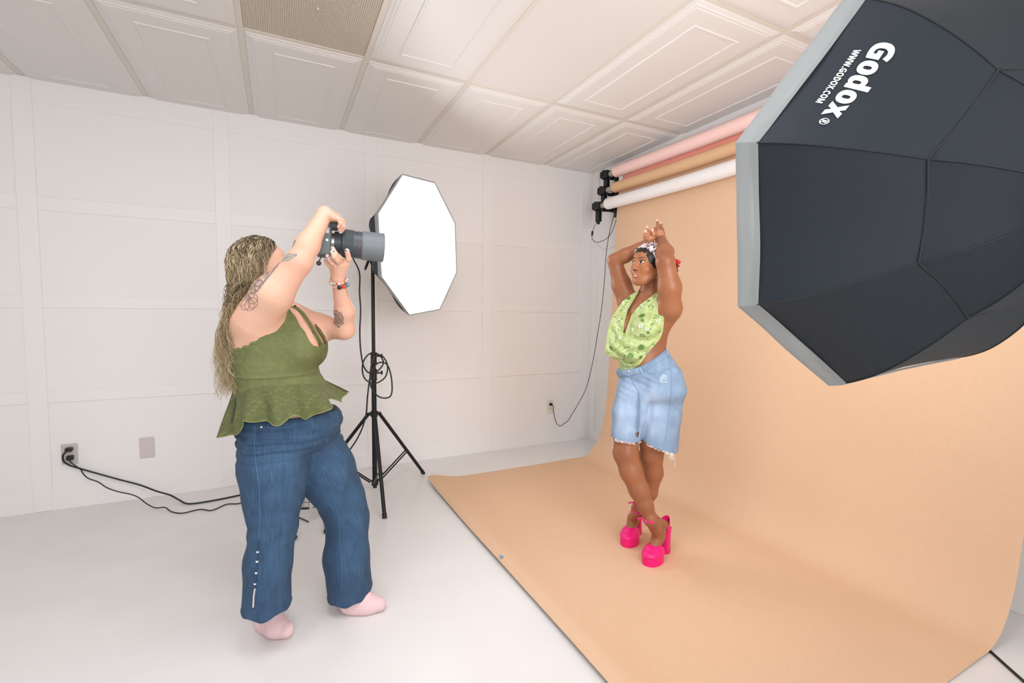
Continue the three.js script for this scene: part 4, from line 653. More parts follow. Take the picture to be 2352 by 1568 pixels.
  stitch([[1.2825, 0.8785, 2.2154], [1.3386, 0.8703, 2.2193], [1.3805, 0.8738, 2.2223], [1.3994, 0.8899, 2.2236], [1.3987, 0.9243, 2.2236]], 0.0013, seamM, 'pocket_seam');
  stitch([[1.3058, 0.9026, 2.217], [1.3104, 0.8788, 2.2174]], 0.0015, seamM, 'coin_pocket'); stitch([[1.3059, 0.9055, 2.217], [1.3813, 0.9123, 2.2224], [1.3832, 0.8765, 2.2225]], 0.001, seamM, 'coin_pocket'); stitch([[1.307, 0.8967, 2.2171], [1.3798, 0.9035, 2.2223]], 0.0013, seamM, 'coin_pocket');
  { const p = sink([1.2875, 0.8752, 2.2157]); const rv = part('rivet', new THREE.SphereGeometry(0.0055, 12, 8).scale(1, 1, 0.6).translate(...p), M.steel, jn); rv.userData.label = 'small metal rivet'; }
  // snapped slit at the ankle
  const slit = [[1.2741, 0.4707, 2.1647], [1.2688, 0.4133, 2.1643], [1.2633, 0.345, 2.1639], [1.2537, 0.2697, 2.1632], [1.2485, 0.2135, 2.1629]];
  stitch(slit, 0.0034, seamD, 'ankle_slit');
  { const c = new THREE.CatmullRomCurve3(slit.map(A3)); for (const t of [0.2, 0.34, 0.48, 0.62]) { const p0 = c.getPoint(t), p = sink([p0.x, p0.y, p0.z]); part('snap', new THREE.SphereGeometry(0.0048, 12, 8).translate(...p), std(0xf2f2f0, 0.3), jn); } stitch([[1.2582, 0.292, 2.1635], [1.2536, 0.2651, 2.1632], [1.25, 0.2194, 2.163]], 0.0036, std(0xcfc9c2, 0.8), 'slit_lining'); }
  // ---- socks
  const fuzz = (d, x, y, z) => Math.max(d + 0.0008 * noise3(x * 300, y * 300, z * 300) + 0.0008 * noise3(x * 90, y * 90, z * 90), 0.0015 - y);
  const sock = (heel, mid, toe, ankle, lbl) => { const pr = [...chain([q(heel, 0.033), q(mid, 0.035), q(toe, 0.03)], 0.03), cone(vmix(heel, mid, 0.4), ankle, 0.035, 0.036, 0.03), cone(vmix(mid, toe, 0.1), ankle, 0.028, 0.036, 0.03)]; const [lo, hi] = boxOf(pr, 0.008); lo[1] = -0.004; const m = part('sock', meshOf(pr, lo, hi, 0.0035, { post: fuzz }), M.sock, person); m.userData.label = lbl; };
  M.sock = std(0xe9c9cb, 0.95);
  sock([1.275, 0.034, 1.86], [1.325, 0.036, 1.93], [1.362, 0.031, 1.962], [1.28, 0.13, 1.86], 'fuzzy pale pink sock');
  sock([1.6, 0.034, 1.905], [1.672, 0.034, 1.935], [1.722, 0.03, 1.952], [1.61, 0.13, 1.9], 'fuzzy pale pink sock');

  // ---- hair: wavy locks from the scalp down the back
  {
    const dark = lin(0x51463b), midc = lin(0x8b785f), blond = lin(0xcfb68b), pale = lin(0xe0cea9);
    const pos = [], nor = [], col = [], idx = [];
    const lock = (pts, r0, r1, tone) => { // a tapered tube with four sides
      const c = new THREE.CatmullRomCurve3(pts.map(A3), false, 'centripetal'), n = Math.max(10, Math.round(c.getLength() / 0.0075)), fr = c.computeFrenetFrames(n, false), S = 3, base = pos.length / 3;
      for (let i = 0; i <= n; i++) { const t = i / n, p = c.getPoint(t), r = lerp(r0, r1, t) * (0.35 + 0.65 * Math.sin(Math.PI * clamp(t * 0.9 + 0.12, 0, 1))); for (let j = 0; j < S; j++) { const a = j / S * Math.PI * 2, d = fr.normals[i].clone().multiplyScalar(Math.cos(a)).addScaledVector(fr.binormals[i], Math.sin(a) * 0.7); pos.push(p.x + d.x * r, p.y + d.y * r, p.z + d.z * r); nor.push(d.x, d.y, d.z); const k = tone(t); col.push(k[0], k[1], k[2]); } }
      for (let i = 0; i < n; i++) for (let j = 0; j < S; j++) { const a = base + i * S + j, b = base + i * S + (j + 1) % S, c2 = a + S, d = b + S; idx.push(a, b, c2, b, d, c2); }
    };
    const HL = head.L;
    for (let i = 0; i < 2100; i++) {
      // roots along the parting; azimuth round the head: 0 = the near (right) cheek, 90 = back, 180 = far cheek
      const z0 = rr(-0.06, 0.066), az = clamp((z0 < 0 ? rr(0.2, Math.PI - 0.2) : rr(-0.1, 1.3) + (rnd() < 0.35 ? 1.9 : 0)), -0.1, Math.PI + 0.1), lay = rnd();
      const k = 0.995 + 0.085 * lay, P = [], d0 = vnorm([rr(-0.12, 0.12), 0.9, z0 / 0.085]), d1 = [Math.cos(az), -0.12, -Math.sin(az)];
      const sph = (t, kk) => { const d = vnorm(vmix(d0, d1, t)); return HL(d[0] * 0.083 * kk, 0.033 + d[1] * 0.09 * kk, -0.012 + d[2] * 0.1 * kk); };
      for (const t of [0, 0.16, 0.34, 0.55, 0.78]) P.push(sph(t, lerp(1.0, k + 0.03, smooth(0, 0.5, t))));
      // falls to the neck, gathers behind the shoulder and hangs down the back
      const back = smooth(0.0, 1.0, Math.sin(clamp(az, 0, Math.PI)));
      const long = rnd() < 0.72 || back > 0.8;
      const nearSide = az < 0.9;
      const nape = vadd([1.2274, 1.3095, 1.9308], R1, rr(-0.035, 0.05) + 0.01), napeO = vadd(vadd(nape, T1, rr(-0.09, 0.12)), U1, rr(-0.02, 0.03));
      const cheek = vadd(sph(1.0, k + 0.05), U1, -0.05); P.push(vmix(cheek, napeO, nearSide ? 0.25 : 0.35)); 
      if (nearSide && rnd() < 0.45) { P.push(vadd(vmix(cheek, [1.2503, 1.324, 2.0327], 0.7), U1, rr(-0.02, 0.02))); P.push(vadd([1.2306, 1.2853, 2.0513], R1, rr(-0.03, 0.03))); }
      else P.push(napeO);
      if (long) {
        const e = rr(0.35, 1), ox = rr(-0.03, 0.032), oz = rr(-0.10, 0.1);
        const w1 = [1.2011, 1.2125, 1.9289], w2 = [1.1955, 1.099, 1.9285], w3 = [1.1993, 0.9679, 1.9288], off = (p, m) => vadd(vadd(p, R1, ox * m), T1, oz);
        P.push(off(w1, 0.8)); if (e > 0.55) P.push(off(w2, 1)); if (e > 0.8) P.push(off(vmix(w2, w3, (e - 0.5) * 2), 1.1)); 
      }
      const c = new THREE.CatmullRomCurve3(P.map(A3), false, 'centripetal'), len = c.getLength(), n = Math.round(len / 0.01), cl = Math.floor(az * 11 + z0 * 60), ph = hash3(cl, 3, 1) * 6.28 + rr(-0.45, 0.45), amp = rr(0.006, 0.0145), wl = 0.082 + 0.04 * hash3(cl, 9, 4), ph2 = ph + 0.8 + rr(-0.6, 0.6);
      const Q = []; for (let j = 0; j <= n; j++) { const t = j / n, p = c.getPoint(t), tg = c.getTangent(t), s1 = V(...T1).cross(tg).normalize(), s2 = tg.clone().cross(s1), s = t * len, a = amp * smooth(0.03, 0.16, s) * (0.8 + 0.5 * smooth(0.2, 0.4, s)); p.addScaledVector(s1, a * Math.sin(s / wl * 6.283 + ph)).addScaledVector(s2, a * 0.8 * Math.cos(s / wl * 6.283 + ph2)); Q.push([p.x, p.y, p.z]); }
      const light = rnd(), hi = mixc(midc, pale, clamp(light * light * 1.6, 0, 1)), lo = mixc(dark, midc, light * 0.55);
      lock(Q, rr(0.001, 0.003), rr(0.0006, 0.0014), (t) => { const s = t * len; return mixc(lo, mixc(hi, blond, 0.4 * smooth(0.2, 0.4, s)), smooth(0.04, 0.2 + 0.22 * (1 - light), s)); });
    }
    const g = new THREE.BufferGeometry(); g.setAttribute('position', new THREE.Float32BufferAttribute(pos, 3)); g.setAttribute('normal', new THREE.Float32BufferAttribute(nor, 3)); g.setAttribute('color', new THREE.Float32BufferAttribute(col, 3)); g.setIndex(idx);
    const capPr = [egg(HL(0, 0.034, -0.02), [0.081, 0.09, 0.097], hr, hu, hf, 0.02), egg(HL(0, -0.04, -0.06), [0.066, 0.08, 0.055], hr, hu, hf, 0.04)], [lo, hi] = boxOf(capPr, 0.008);
    const facePlane = (d, x, y, z) => { const v = vsub([x, y, z], hc), fz = vdot(v, hf), fy = vdot(v, hu); return Math.max(d, fz + 0.005 - smooth(0.0, 0.11, fy) * 0.07); };
    const cap = meshOf(capPr, lo, hi, 0.005, { post: facePlane, color: (x, y, z) => mixc(dark, midc, 0.15 + 0.25 * noise3(x * 60, y * 20, z * 60)) }); 
    M.hair = new THREE.MeshPhysicalMaterial({ color: 0xffffff, vertexColors: true, roughness: 0.5, specularIntensity: 0.45 });
    const h = part('hair', mergeGeometries([g, cap]), M.hair, person); h.userData.label = 'long wavy blond hair with dark roots';
  }
  // ---- jewellery on the left wrist, finger ring, pendant
  {
    const ax = vnorm(vsub(wrL, elL)), s1 = vnorm(vcross(ax, T1)), s2 = vcross(ax, s1), beads = [];
    const ringOf = (o, r) => { const c = vadd(wrL, ax, o), pts = []; for (let i = 0; i < 24; i++) { const a = i / 24 * Math.PI * 2; pts.push(vadd(vadd(c, s1, Math.cos(a) * r), s2, Math.sin(a) * r)); } return pts; };
    const br = new THREE.Group(); br.name = 'bracelet'; br.userData = { label: 'beaded charm bracelets' }; person.add(br); void beads;
    part('chain', merge([cable(ringOf(-0.006, 0.031), 0.0018, 96, 6, true), cable(ringOf(-0.021, 0.033), 0.0016, 96, 6, true)]), std(0xe8c9b8, 0.4), br);
    ringOf(-0.006, 0.032).forEach((p, i) => part('bead', new THREE.SphereGeometry(i % 3 ? 0.0036 : 0.005, 10, 8).translate(...p), std([0xf2d8c8, 0xd96a4f, 0xf6ece6, 0xb9d0c4][i % 4], 0.35), br));
    const low = ringOf(-0.022, 0.034); part('bead', new THREE.SphereGeometry(0.0085, 14, 10).translate(...low[20]), std(0xd8402f, 0.3), br); part('bead', new THREE.SphereGeometry(0.009, 14, 10).translate(...low[22]), std(0x5e8a92, 0.35), br); part('bead', new THREE.SphereGeometry(0.0085, 14, 10).translate(...low[18]), std(0x23262a, 0.35), br);
    part('finger_ring', cable([[1.5777, 1.4724, 2.0778], [1.5812, 1.4781, 2.0881], [1.5721, 1.4828, 2.1005], [1.565, 1.4765, 2.095], [1.5678, 1.4698, 2.0832]], 0.0014, 30, 6, true), std(0xd6a850, 0.3, { metalness: 0.9 }), person);
  }

  // ---- the camera she holds
  const cam = thing('camera', 'black camera with large zoom lens held up by the photographer', 'camera', [0, 0, 0]);
  const fwd = vnorm([0.9911, -0.055, 0.0901]), side = vnorm(vsub(U1, vmul(fwd, fwd[1]))), near = vcross(fwd, side); // held upright: grip at the top, base plate towards us
  const cc = [1.5248, 1.5656, 2.017]; const at = (a, b, c) => vadd(vadd(vadd(cc, fwd, a), side, b), near, c);
  const put = (g) => place(g, cc, fwd, side, near);
  const bodyC = std(0x566062, 0.55), dk = std(0x23292b, 0.5), lensM = std(0x3d464b, 0.42), hood = std(0x6c7276, 0.5), red = std(0x6e4745, 0.5);
  part('body', put(merge([rbox(0.05, 0.135, 0.082, 0.008, 3).translate(-0.002, -0.004, 0), rbox(0.045, 0.06, 0.03, 0.008).translate(-0.004, 0.0, -0.045)])), bodyC, cam);
  part('grip', put(merge([rbox(0.058, 0.04, 0.08, 0.014, 3).translate(0.028, 0.056, 0), rbox(0.05, 0.03, 0.08, 0.006).translate(-0.004, 0.055, 0)])), std(0x5a6667, 0.6), cam);
  part('base_plate', put(merge([rbox(0.042, 0.118, 0.004, 0.0015).translate(-0.003, -0.006, 0.0415)])), std(0x66726f, 0.5), cam);
  part('tripod_socket', put(merge([new THREE.CylinderGeometry(0.0045, 0.0045, 0.004, 16).rotateX(Math.PI / 2).translate(0.007, -0.012, 0.0435)])), M.steel, cam);
  const st = part('serial_sticker', put(rbox(0.018, 0.02, 0.001, 0.0004).translate(0.004, 0.024, 0.044)), std(0xe9e9e6, 0.5), cam); st.userData.label = 'silver serial sticker';
  part('battery_door', put(rbox(0.046, 0.002, 0.003, 0.0005).translate(-0.002, 0.042, 0.043)), dk, cam);
  part('screen', put(rbox(0.006, 0.085, 0.06, 0.002).translate(-0.029, -0.012, 0.0)), dk, cam);
  part('viewfinder', put(rbox(0.02, 0.03, 0.026, 0.006).translate(-0.03, -0.004, -0.045)), dk, cam);
  const cyl = (a0, a1, r0, r1, n = 56) => rod(at(a0, -0.012, -0.002), at(a1, -0.012, -0.002), r0, r1, n);
  part('mount', cyl(0.022, 0.034, 0.034, 0.034), M.steel, cam);
  part('lens', merge([cyl(0.032, 0.056, 0.041, 0.043), cyl(0.056, 0.062, 0.044, 0.05), cyl(0.062, 0.11, 0.0515, 0.0525), cyl(0.11, 0.134, 0.0515, 0.052)]), lensM, cam);
  part('zoom_ring', merge([cyl(0.068, 0.1, 0.0535, 0.0535), ...Array.from({ length: 56 }, (_, i) => { const a = i / 56 * Math.PI * 2, p = (k) => vadd(vadd(at(k, -0.012, -0.002), side, Math.cos(a) * 0.0535), near, Math.sin(a) * 0.0535); return rod(p(0.068), p(0.1), 0.0013, 0.0013, 5); })]), std(0x434b4f, 0.65), cam);
  part('red_ring', cyl(0.119, 0.122, 0.0532, 0.0532), red, cam);
  part('lens_hood', merge([cyl(0.132, 0.137, 0.0535, 0.0555), cyl(0.137, 0.214, 0.0555, 0.0565)]), hood, cam);
  part('hood_rim', place(new THREE.TorusGeometry(0.055, 0.0022, 8, 56), at(0.214, -0.012, -0.002), side, near, fwd), hood, cam);
  part('strap_anchor', merge([cable([at(-0.01, -0.072, 0.03), at(-0.014, -0.084, 0.034), at(-0.018, -0.09, 0.036)], 0.0022, 16, 6), new THREE.SphereGeometry(0.009, 14, 10).scale(1, 1, 0.6).translate(...at(-0.018, -0.1, 0.037))]), std(0x4a201c, 0.5), cam);
}

// ---------------------------------------------------------------- the posing model
{
  const R2 = [0.7287, 0, 0.6849], T2 = [-0.6849, 0, 0.7287], U2 = [0, 1, 0], q = (p, r) => [...p, r];
  const yaw = (deg) => { const a = deg * Math.PI / 180; return [vadd(vmul(R2, -Math.sin(a)), T2, Math.cos(a)), vadd(vmul(R2, Math.cos(a)), T2, Math.sin(a))]; };
  const [bF, bL] = yaw(38), [pF, pL] = yaw(24);           // chest forward / her left; the same for the pelvis
  const skin = lin(0x9d6545), skinD = lin(0x845038), warm = lin(0xb06d45);
  // head
  const hc = [3.054, 1.5266, 2.0979], hf = vnorm([-0.995, 0.09, 0.0804]), hu = vnorm(vsub(vnorm([0.0501, 1, 0.0197]), vmul(hf, vdot(vnorm([0.0501, 1, 0.0197]), hf)))), hr = vnorm(vcross(hf, hu));
  const head = headPrims(hc, hf, hu, hr, 0.93), HL = head.L, hloc = (p) => { const v = vsub(p, hc); return [vdot(v, hr) / 0.93, vdot(v, hu) / 0.93, vdot(v, hf) / 0.93]; };
  const neck = [cone([3.0878, 1.4733, 2.0886], [3.0821, 1.3523, 2.0831], 0.047, 0.05, 0.02), cone([3.0902, 1.3661, 2.0771], [3.1064, 1.3245, 2.2021], 0.042, 0.046, 0.045), cone([3.0906, 1.3664, 2.0637], [3.0558, 1.3448, 1.9624], 0.042, 0.044, 0.045)];
  // arms
  const shR = [3.0623, 1.3404, 1.9479], elR = [2.9812, 1.5727, 1.9198], wrR = [3.0737, 1.6497, 2.0753], shL = [3.0853, 1.3197, 2.2234], elL = [3.0313, 1.5404, 2.2413], wrL = [3.1309, 1.6726, 2.1016];
  const armR = chain([q(shR, 0.058), q([3.0275, 1.4412, 1.9289], 0.048), q(elR, 0.036)], 0.03).concat(chain([q(elR, 0.035), q([3.0127, 1.5948, 1.97], 0.0375), q(wrR, 0.025)], 0.014));
  const armL = chain([q(shL, 0.056), q([3.0623, 1.4163, 2.2429], 0.051), q(elL, 0.043)], 0.03).concat(chain([q(elL, 0.042), q([3.0709, 1.5894, 2.1962], 0.041), q(wrL, 0.0255)], 0.018));
  const handR = handPrims(wrR, 0.025, [
    [[3.0705, 1.6859, 2.0997], [3.047, 1.6996, 2.112], [3.032, 1.7126, 2.1185], [3.0239, 1.7228, 2.1177]],
    [[3.0576, 1.6802, 2.1013], [3.0343, 1.6875, 2.1137], [3.0208, 1.6943, 2.1189], [3.0147, 1.7029, 2.1159]],
    [[3.0496, 1.6731, 2.1007], [3.0279, 1.6764, 2.1118], [3.0165, 1.6794, 2.1148], [3.0133, 1.6861, 2.1118]],
    [[3.0451, 1.6646, 2.0965], [3.0277, 1.6642, 2.1062], [3.0192, 1.6653, 2.1092], [3.0161, 1.6698, 2.1062]]],
    [[3.07, 1.673, 2.113], [3.0576, 1.6894, 2.1288], [3.0459, 1.7074, 2.1315]], 0.0074, 0.0122);
  const handL = handPrims(wrL, 0.0245, [
    [[3.124, 1.7063, 2.0951], [3.1205, 1.7309, 2.0918], [3.1198, 1.7557, 2.0884], [3.1193, 1.7717, 2.0852]],
    [[3.1387, 1.7097, 2.0952], [3.1434, 1.7305, 2.0927], [3.1435, 1.7489, 2.0888], [3.1418, 1.7602, 2.0871]],
    [[3.1539, 1.7074, 2.0889], [3.1655, 1.7277, 2.0793], [3.171, 1.7396, 2.0638], [3.1697, 1.7408, 2.0557]],
    [[3.1676, 1.7029, 2.0812], [3.1778, 1.7189, 2.0702], [3.1833, 1.7285, 2.0547], [3.1785, 1.7265, 2.0503]]],
    [[3.1061, 1.691, 2.0989], [3.0977, 1.7081, 2.0979], [3.1008, 1.7266, 2.0939]], 0.0074, 0.0122);
  // torso
  const torso = [
    egg([3.0798, 1.2982, 2.081], [0.14, 0.085, 0.09], bL, U2, bF, 0.05), cone([3.0939, 1.2984, 2.204], [3.072, 1.15, 2.1011], 0.05, 0.034, 0.05),
    egg([3.0701, 1.2166, 2.0719], [0.114, 0.13, 0.095], bL, U2, bF, 0.05),
    egg([3.0754, 1.0939, 2.0769], [0.098, 0.12, 0.088], bL, U2, bF, 0.06),
    egg([3.0408, 1.0286, 2.0718], [0.1, 0.08, 0.09], pL, U2, pF, 0.05),
    egg([3.0939, 0.9441, 2.0943], [0.15, 0.085, 0.112], pL, U2, pF, 0.06),
    egg([2.9892, 1.2198, 2.1578], [0.062, 0.06, 0.055], bL, U2, bF, 0.025),
    egg([2.9655, 1.2162, 2.0353], [0.06, 0.06, 0.055], bL, U2, bF, 0.025),
    cone([3.0961, 1.2853, 2.1787], [3.0711, 1.1731, 2.114], 0.042, 0.034, 0.05),
  ];
  // legs
  const ankR = [3.0382, 0.2428, 2.1791], ankL = [3.0975, 0.2192, 2.029];
  const legR = chain([q([3.0055, 0.8129, 2.0661], 0.066), q([2.966, 0.6617, 2.0701], 0.064), q([2.953, 0.5693, 2.0784], 0.062), q([2.9718, 0.4778, 2.1031], 0.057), q([3.0018, 0.3841, 2.1312], 0.05), q([3.0217, 0.31, 2.1568], 0.039), q(ankR, 0.0325)], 0.02);
  const legL = chain([q([3.1374, 0.8146, 2.1351], 0.09), q([3.1091, 0.6273, 2.1085], 0.072), q([3.1041, 0.5452, 2.1039], 0.058), q([3.1259, 0.4464, 2.0969], 0.05), q([3.1219, 0.3321, 2.0725], 0.043), q(ankL, 0.031)], 0.02);
  // feet standing in high heels
  const dS = vnorm([-0.94, 0, 0.34]), sS = vcross([0, 1, 0], dS), toeR = [3.08, 0, 2.16], dT = vnorm([-0.85, 0, 0.53]), sT = vcross([0, 1, 0], dT), toeL = [3.105, 0, 1.95];
  const at = (o, d, s, a, y, b) => vadd(vadd([o[0], y, o[2]], d, a), s, b);
  const foot = (o, d, s, ank) => [...chain([q(ank, 0.031), q(at(o, d, s, -0.06, 0.118, 0), 0.029), q(at(o, d, s, -0.005, 0.068, 0), 0.026)], 0.02), cone(ank, at(o, d, s, -0.11, 0.165, 0), 0.029, 0.025, 0.02), cone(at(o, d, s, -0.107, 0.16, 0), at(o, d, s, -0.045, 0.092, 0), 0.023, 0.025, 0.015)];
  const feet = [...foot(toeR, dS, sS, ankR), ...foot(toeL, dT, sT, ankL)];
  const inEye = (x, y) => { const ax = Math.abs(x) - 0.031, top = 0.0072 * (1 - (ax / 0.0152) ** 2), bot = 0.0054 * (1 - (ax / 0.0145) ** 2), yy = y - 0.0125 - ax * 0.12; return [ax, yy, top, bot]; };
  const color = (x, y, z, nx, ny, nz) => {
    const n = noise3(x * 20, y * 20, z * 20); let c = mixc(skin, n > 0 ? warm : skinD, Math.abs(n) * 0.35); void nx; void ny; void nz;
    const p = [x, y, z], [a, b, d] = hloc(p);
    if (Math.abs(a) < 0.08 && b > -0.12 && b < 0.14 && d > 0.03) {
      c = mixc(c, lin(0xb4744c), 0.5);
      if (d > 0.045) {
        const lipT = Math.abs(a) < 0.021 && b > -0.071 && b < -0.0445 + 0.0015 * Math.cos(a * 300); if (lipT) { const e = Math.hypot(a / 0.021, (b + 0.0575) / 0.0135); if (e < 1) c = mixc(lin(0xc08472), lin(0x9a5a4c), smooth(0.55, 1, e)); if (Math.abs(b + 0.0562 + Math.abs(a) * 0.05) < 0.0009 && e < 0.95) c = lin(0x4a2420); if (e < 0.5 && b < -0.0585) c = lin(0xd8a394); }
        const [ax, yy, top, bot] = inEye(a, b);
        if (Math.abs(ax) < 0.0155) { if (yy < top && yy > -bot) { c = lin(0xd3cac4); const gx = ax - (a > 0 ? 0.0035 : -0.0035); if (Math.hypot(gx, yy - 0.0008) < 0.0062) c = lin(0x2a1712); if (Math.hypot(gx, yy - 0.0008) < 0.0024) c = lin(0x0a0606); } else if (yy >= top && yy < top + 0.003) c = lin(0x17100e); else if (yy < 0 && yy > -bot - 0.0012) c = lin(0x4a2a20); else if (yy > top && yy < top + 0.009) c = mixc(c, lin(0x5e3826), 0.55); }
        if (ax > -0.019 && ax < 0.02) { const by = 0.0335 + 0.0045 * Math.sin((ax + 0.019) / 0.039 * 2.6) - 0.0005, w = 0.0031 * (1 - smooth(0.004, 0.02, ax) * 0.7); if (Math.abs(b - by) < w) c = mixc(c, lin(0x24140f), 0.85); }
        for (const s of [-1, 1]) if (Math.hypot((a - s * 0.0085) / 0.0046, (b + 0.0315) / 0.0026) < 1 && d > 0.08) c = lin(0x3a1c15);
      }
    }
    for (const [o, r] of palms) if (vlen(vsub(p, o)) < r) c = mixc(c, lin(0xd89a7c), 0.55 * smooth(r, r * 0.5, vlen(vsub(p, o))));
    for (const [o, r] of tips) if (vlen(vsub(p, o)) < r) c = mixc(c, lin(0xf0c4b0), 0.8);
    for (const k of knees) { const e = vlen(vsub(p, k)); if (e < 0.06) c = mixc(c, skinD, 0.5 * smooth(0.06, 0.02, e)); }
    return c;
  };
  const palms = [[[3.0453, 1.6922, 2.1172], 0.045], [[3.1234, 1.7021, 2.1083], 0.03]], tips = [[[3.0205, 1.7241, 2.1213], 0.009], [[3.0114, 1.702, 2.1196], 0.009], [[3.0418, 1.7086, 2.1358], 0.009], [[3.1166, 1.7732, 2.0881], 0.01], [[3.139, 1.7617, 2.09], 0.01]], knees = [[2.9173, 0.5853, 2.1204], [3.0698, 0.5598, 2.1402], [3.0088, 1.5482, 2.275]];
  const person = thing('person', 'person posing in a lime halter top, denim shorts and pink platform heels', 'person');
  const bodyPr = [...torso, ...neck, ...armR, ...armL], legPr = [...legR, ...legL, ...feet];
  const gOf = (list, s, pad = 0.006) => { const [lo, hi] = boxOf(list, pad); return meshOf(list, lo, hi, s, { color }); };
  const gBody = gOf([...bodyPr, cone(wrR, vmix(wrR, [3.0591, 1.6802, 2.1027], 0.35), 0.0248, 0.022, 0.01), cone(wrL, vmix(wrL, [3.1371, 1.7098, 2.0937], 0.35), 0.0252, 0.022, 0.01)], 0.0044);
  const gLegR = gOf([...legR, ...foot(toeR, dS, sS, ankR)], 0.0044), gLegL = gOf([...legL, ...foot(toeL, dT, sT, ankL)], 0.0044); void legPr;
  const gHR = gOf([cone(vmix(elR, wrR, 0.92), wrR, 0.0258, 0.0248, 0.01), ...handR], 0.0025), gHL = gOf([cone(vmix(elL, wrL, 0.92), wrL, 0.0265, 0.0252, 0.01), ...handL], 0.0025), gHead = gOf(head.P, 0.0019);
  part('body', mergeGeometries([gBody, gLegR, gLegL, gHR, gHL, gHead]), M.skinDark, person);
  { // eyelashes
    const l = []; for (const s of [-1, 1]) for (let i = 0; i < 9; i++) { const t = i / 8, ax = lerp(-0.011, 0.015, t), yy = 0.0062 * (1 - (ax / 0.0152) ** 2) + 0.0125 + ax * 0.12, x = s * (0.031 + ax), z = 0.0775 - Math.max(0, ax) * 0.45; l.push(rod(HL(x, yy, z), HL(x + s * 0.003 * (t + 0.2), yy + 0.0055, z + 0.0075), 0.0006, 0.0002, 5)); } const e = part('eyelashes', merge(l), std(0x0c0908, 0.6), person); e.userData.label = 'dark eyelashes'; }
  // hair, bandana
  const hairPr = [egg(HL(0, 0.036, -0.018), [0.0765, 0.086, 0.0945], hr, hu, hf, 0.02), egg(HL(0, -0.01, -0.075), [0.05, 0.055, 0.04], hr, hu, hf, 0.03)];
  const hairCut = (k, off) => (d, x, y, z) => { const [a, b, c] = hloc([x, y, z]); return Math.max(d - off + 0.0012 * noise3(a * 160, b * 60, c * 60), (c - (k + 0.5 * b) - 0.003 * Math.sin(Math.abs(a) * 160)) * 0.85, -0.06 - b); };
  { const [lo, hi] = boxOf(hairPr, 0.02); const h = part('hair', meshOf(hairPr, lo, hi, 0.0028, { post: hairCut(0.046, 0.004) }), std(0x120e0d, 0.38), person); h.userData.label = 'sleek black hair';
    const curls = []; for (let i = 0; i < 5; i++) { const s = 0.05 + i * 0.005, pts = []; for (let j = 0; j < 12; j++) { const t = j / 11; pts.push(HL(-0.062 - 0.004 * Math.sin(t * 9 + i), 0.045 - 0.06 * t, 0.048 - s * 0.35 + 0.008 * Math.sin(t * 11 + i * 1.3) - 0.02 * t)); } curls.push(cable(pts, 0.0022, 30, 5)); const p2 = pts.map(() => 0); void p2; } part('baby_curls', merge(curls), std(0x120e0d, 0.4), h);
    const black = lin(0x1a1717), pinkw = lin(0xe9d6d6), brown = lin(0xb49a98);
    const spot = (x, y, z) => { const f = 78, X = x * f, Y = y * f, Z = z * f, xi = Math.floor(X), yi = Math.floor(Y), zi = Math.floor(Z); let b1 = 9, id = 0; for (let i = -1; i < 2; i++) for (let j = -1; j < 2; j++) for (let k = -1; k < 2; k++) { const h1 = hash3(xi + i, yi + j, zi + k), h2 = hash3(xi + i + 31, yi + j, zi + k), h3 = hash3(xi + i, yi + j + 57, zi + k), d = Math.hypot(xi + i + h1 - X, (yi + j + h2 - Y) * 0.8, zi + k + h3 - Z); if (d < b1) { b1 = d; id = h1; } } const w = b1 + 0.16 * noise3(X * 2.2, Y * 2.2, Z * 2.2); return w < 0.24 ? brown : w < 0.46 && id > 0.25 ? black : pinkw; };
    const bd = part('bandana', meshOf(hairPr, lo, hi, 0.0024, { post: hairCut(0.016, 0.009), color: spot }), std(0xffffff, 0.75, { vertexColors: true }), person); bd.userData.label = 'white and black leopard print bandana';
    // bun with red flower behind the head
    const bc = [3.1974, 1.5327, 2.1366], pet = []; part('hair_bun', new THREE.SphereGeometry(0.03, 20, 14).scale(1, 1.1, 1).translate(...vadd(bc, R2, -0.012)), std(0x120e0d, 0.4), h);
    for (let i = 0; i < 7; i++) { const a = i / 7 * 6.283; pet.push(new THREE.SphereGeometry(0.014, 12, 8).scale(1, 0.45, 1).rotateZ(rr(-0.8, 0.8)).rotateX(rr(-0.8, 0.8)).translate(...vadd(vadd(vadd(bc, R2, 0.008 + 0.01 * Math.cos(a)), U2, 0.018 + 0.014 * Math.sin(a)), T2, 0.012 * Math.cos(a * 2)))); } const fl = part('hair_flower', merge(pet), std(0xd8323c, 0.55), person); fl.userData.label = 'red flower in the hair';
    part('loose_curl', cable([vadd(bc, R2, 0.01), [3.2085, 1.519, 2.1471], [3.2102, 1.5078, 2.1487], [3.2042, 1.5013, 2.143], [3.2009, 1.5103, 2.1399]], 0.0022, 30, 5), std(0x120e0d, 0.4), h);
  }
  // ---- halter top with a draped cowl
  const TO = [3.0135, 1.2011, 2.1285], flat = (p) => { const v = vsub(p, TO); return [vdot(v, R2), v[1]]; };
  const poly = (pts) => { const Q = pts.map(flat); return (x, y) => { let d = 1e9, s = 1; for (let i = 0, j = Q.length - 1; i < Q.length; j = i++) { const ex = Q[j][0] - Q[i][0], ey = Q[j][1] - Q[i][1], wx = x - Q[i][0], wy = y - Q[i][1], t = clamp((wx * ex + wy * ey) / (ex * ex + ey * ey), 0, 1), bx = wx - ex * t, by = wy - ey * t; d = Math.min(d, bx * bx + by * by); const c1 = y >= Q[i][1], c2 = y < Q[j][1], c3 = ex * wy > ey * wx; if ((c1 && c2 && c3) || (!c1 && !c2 && !c3)) s = -s; } return s * Math.sqrt(d); }; };
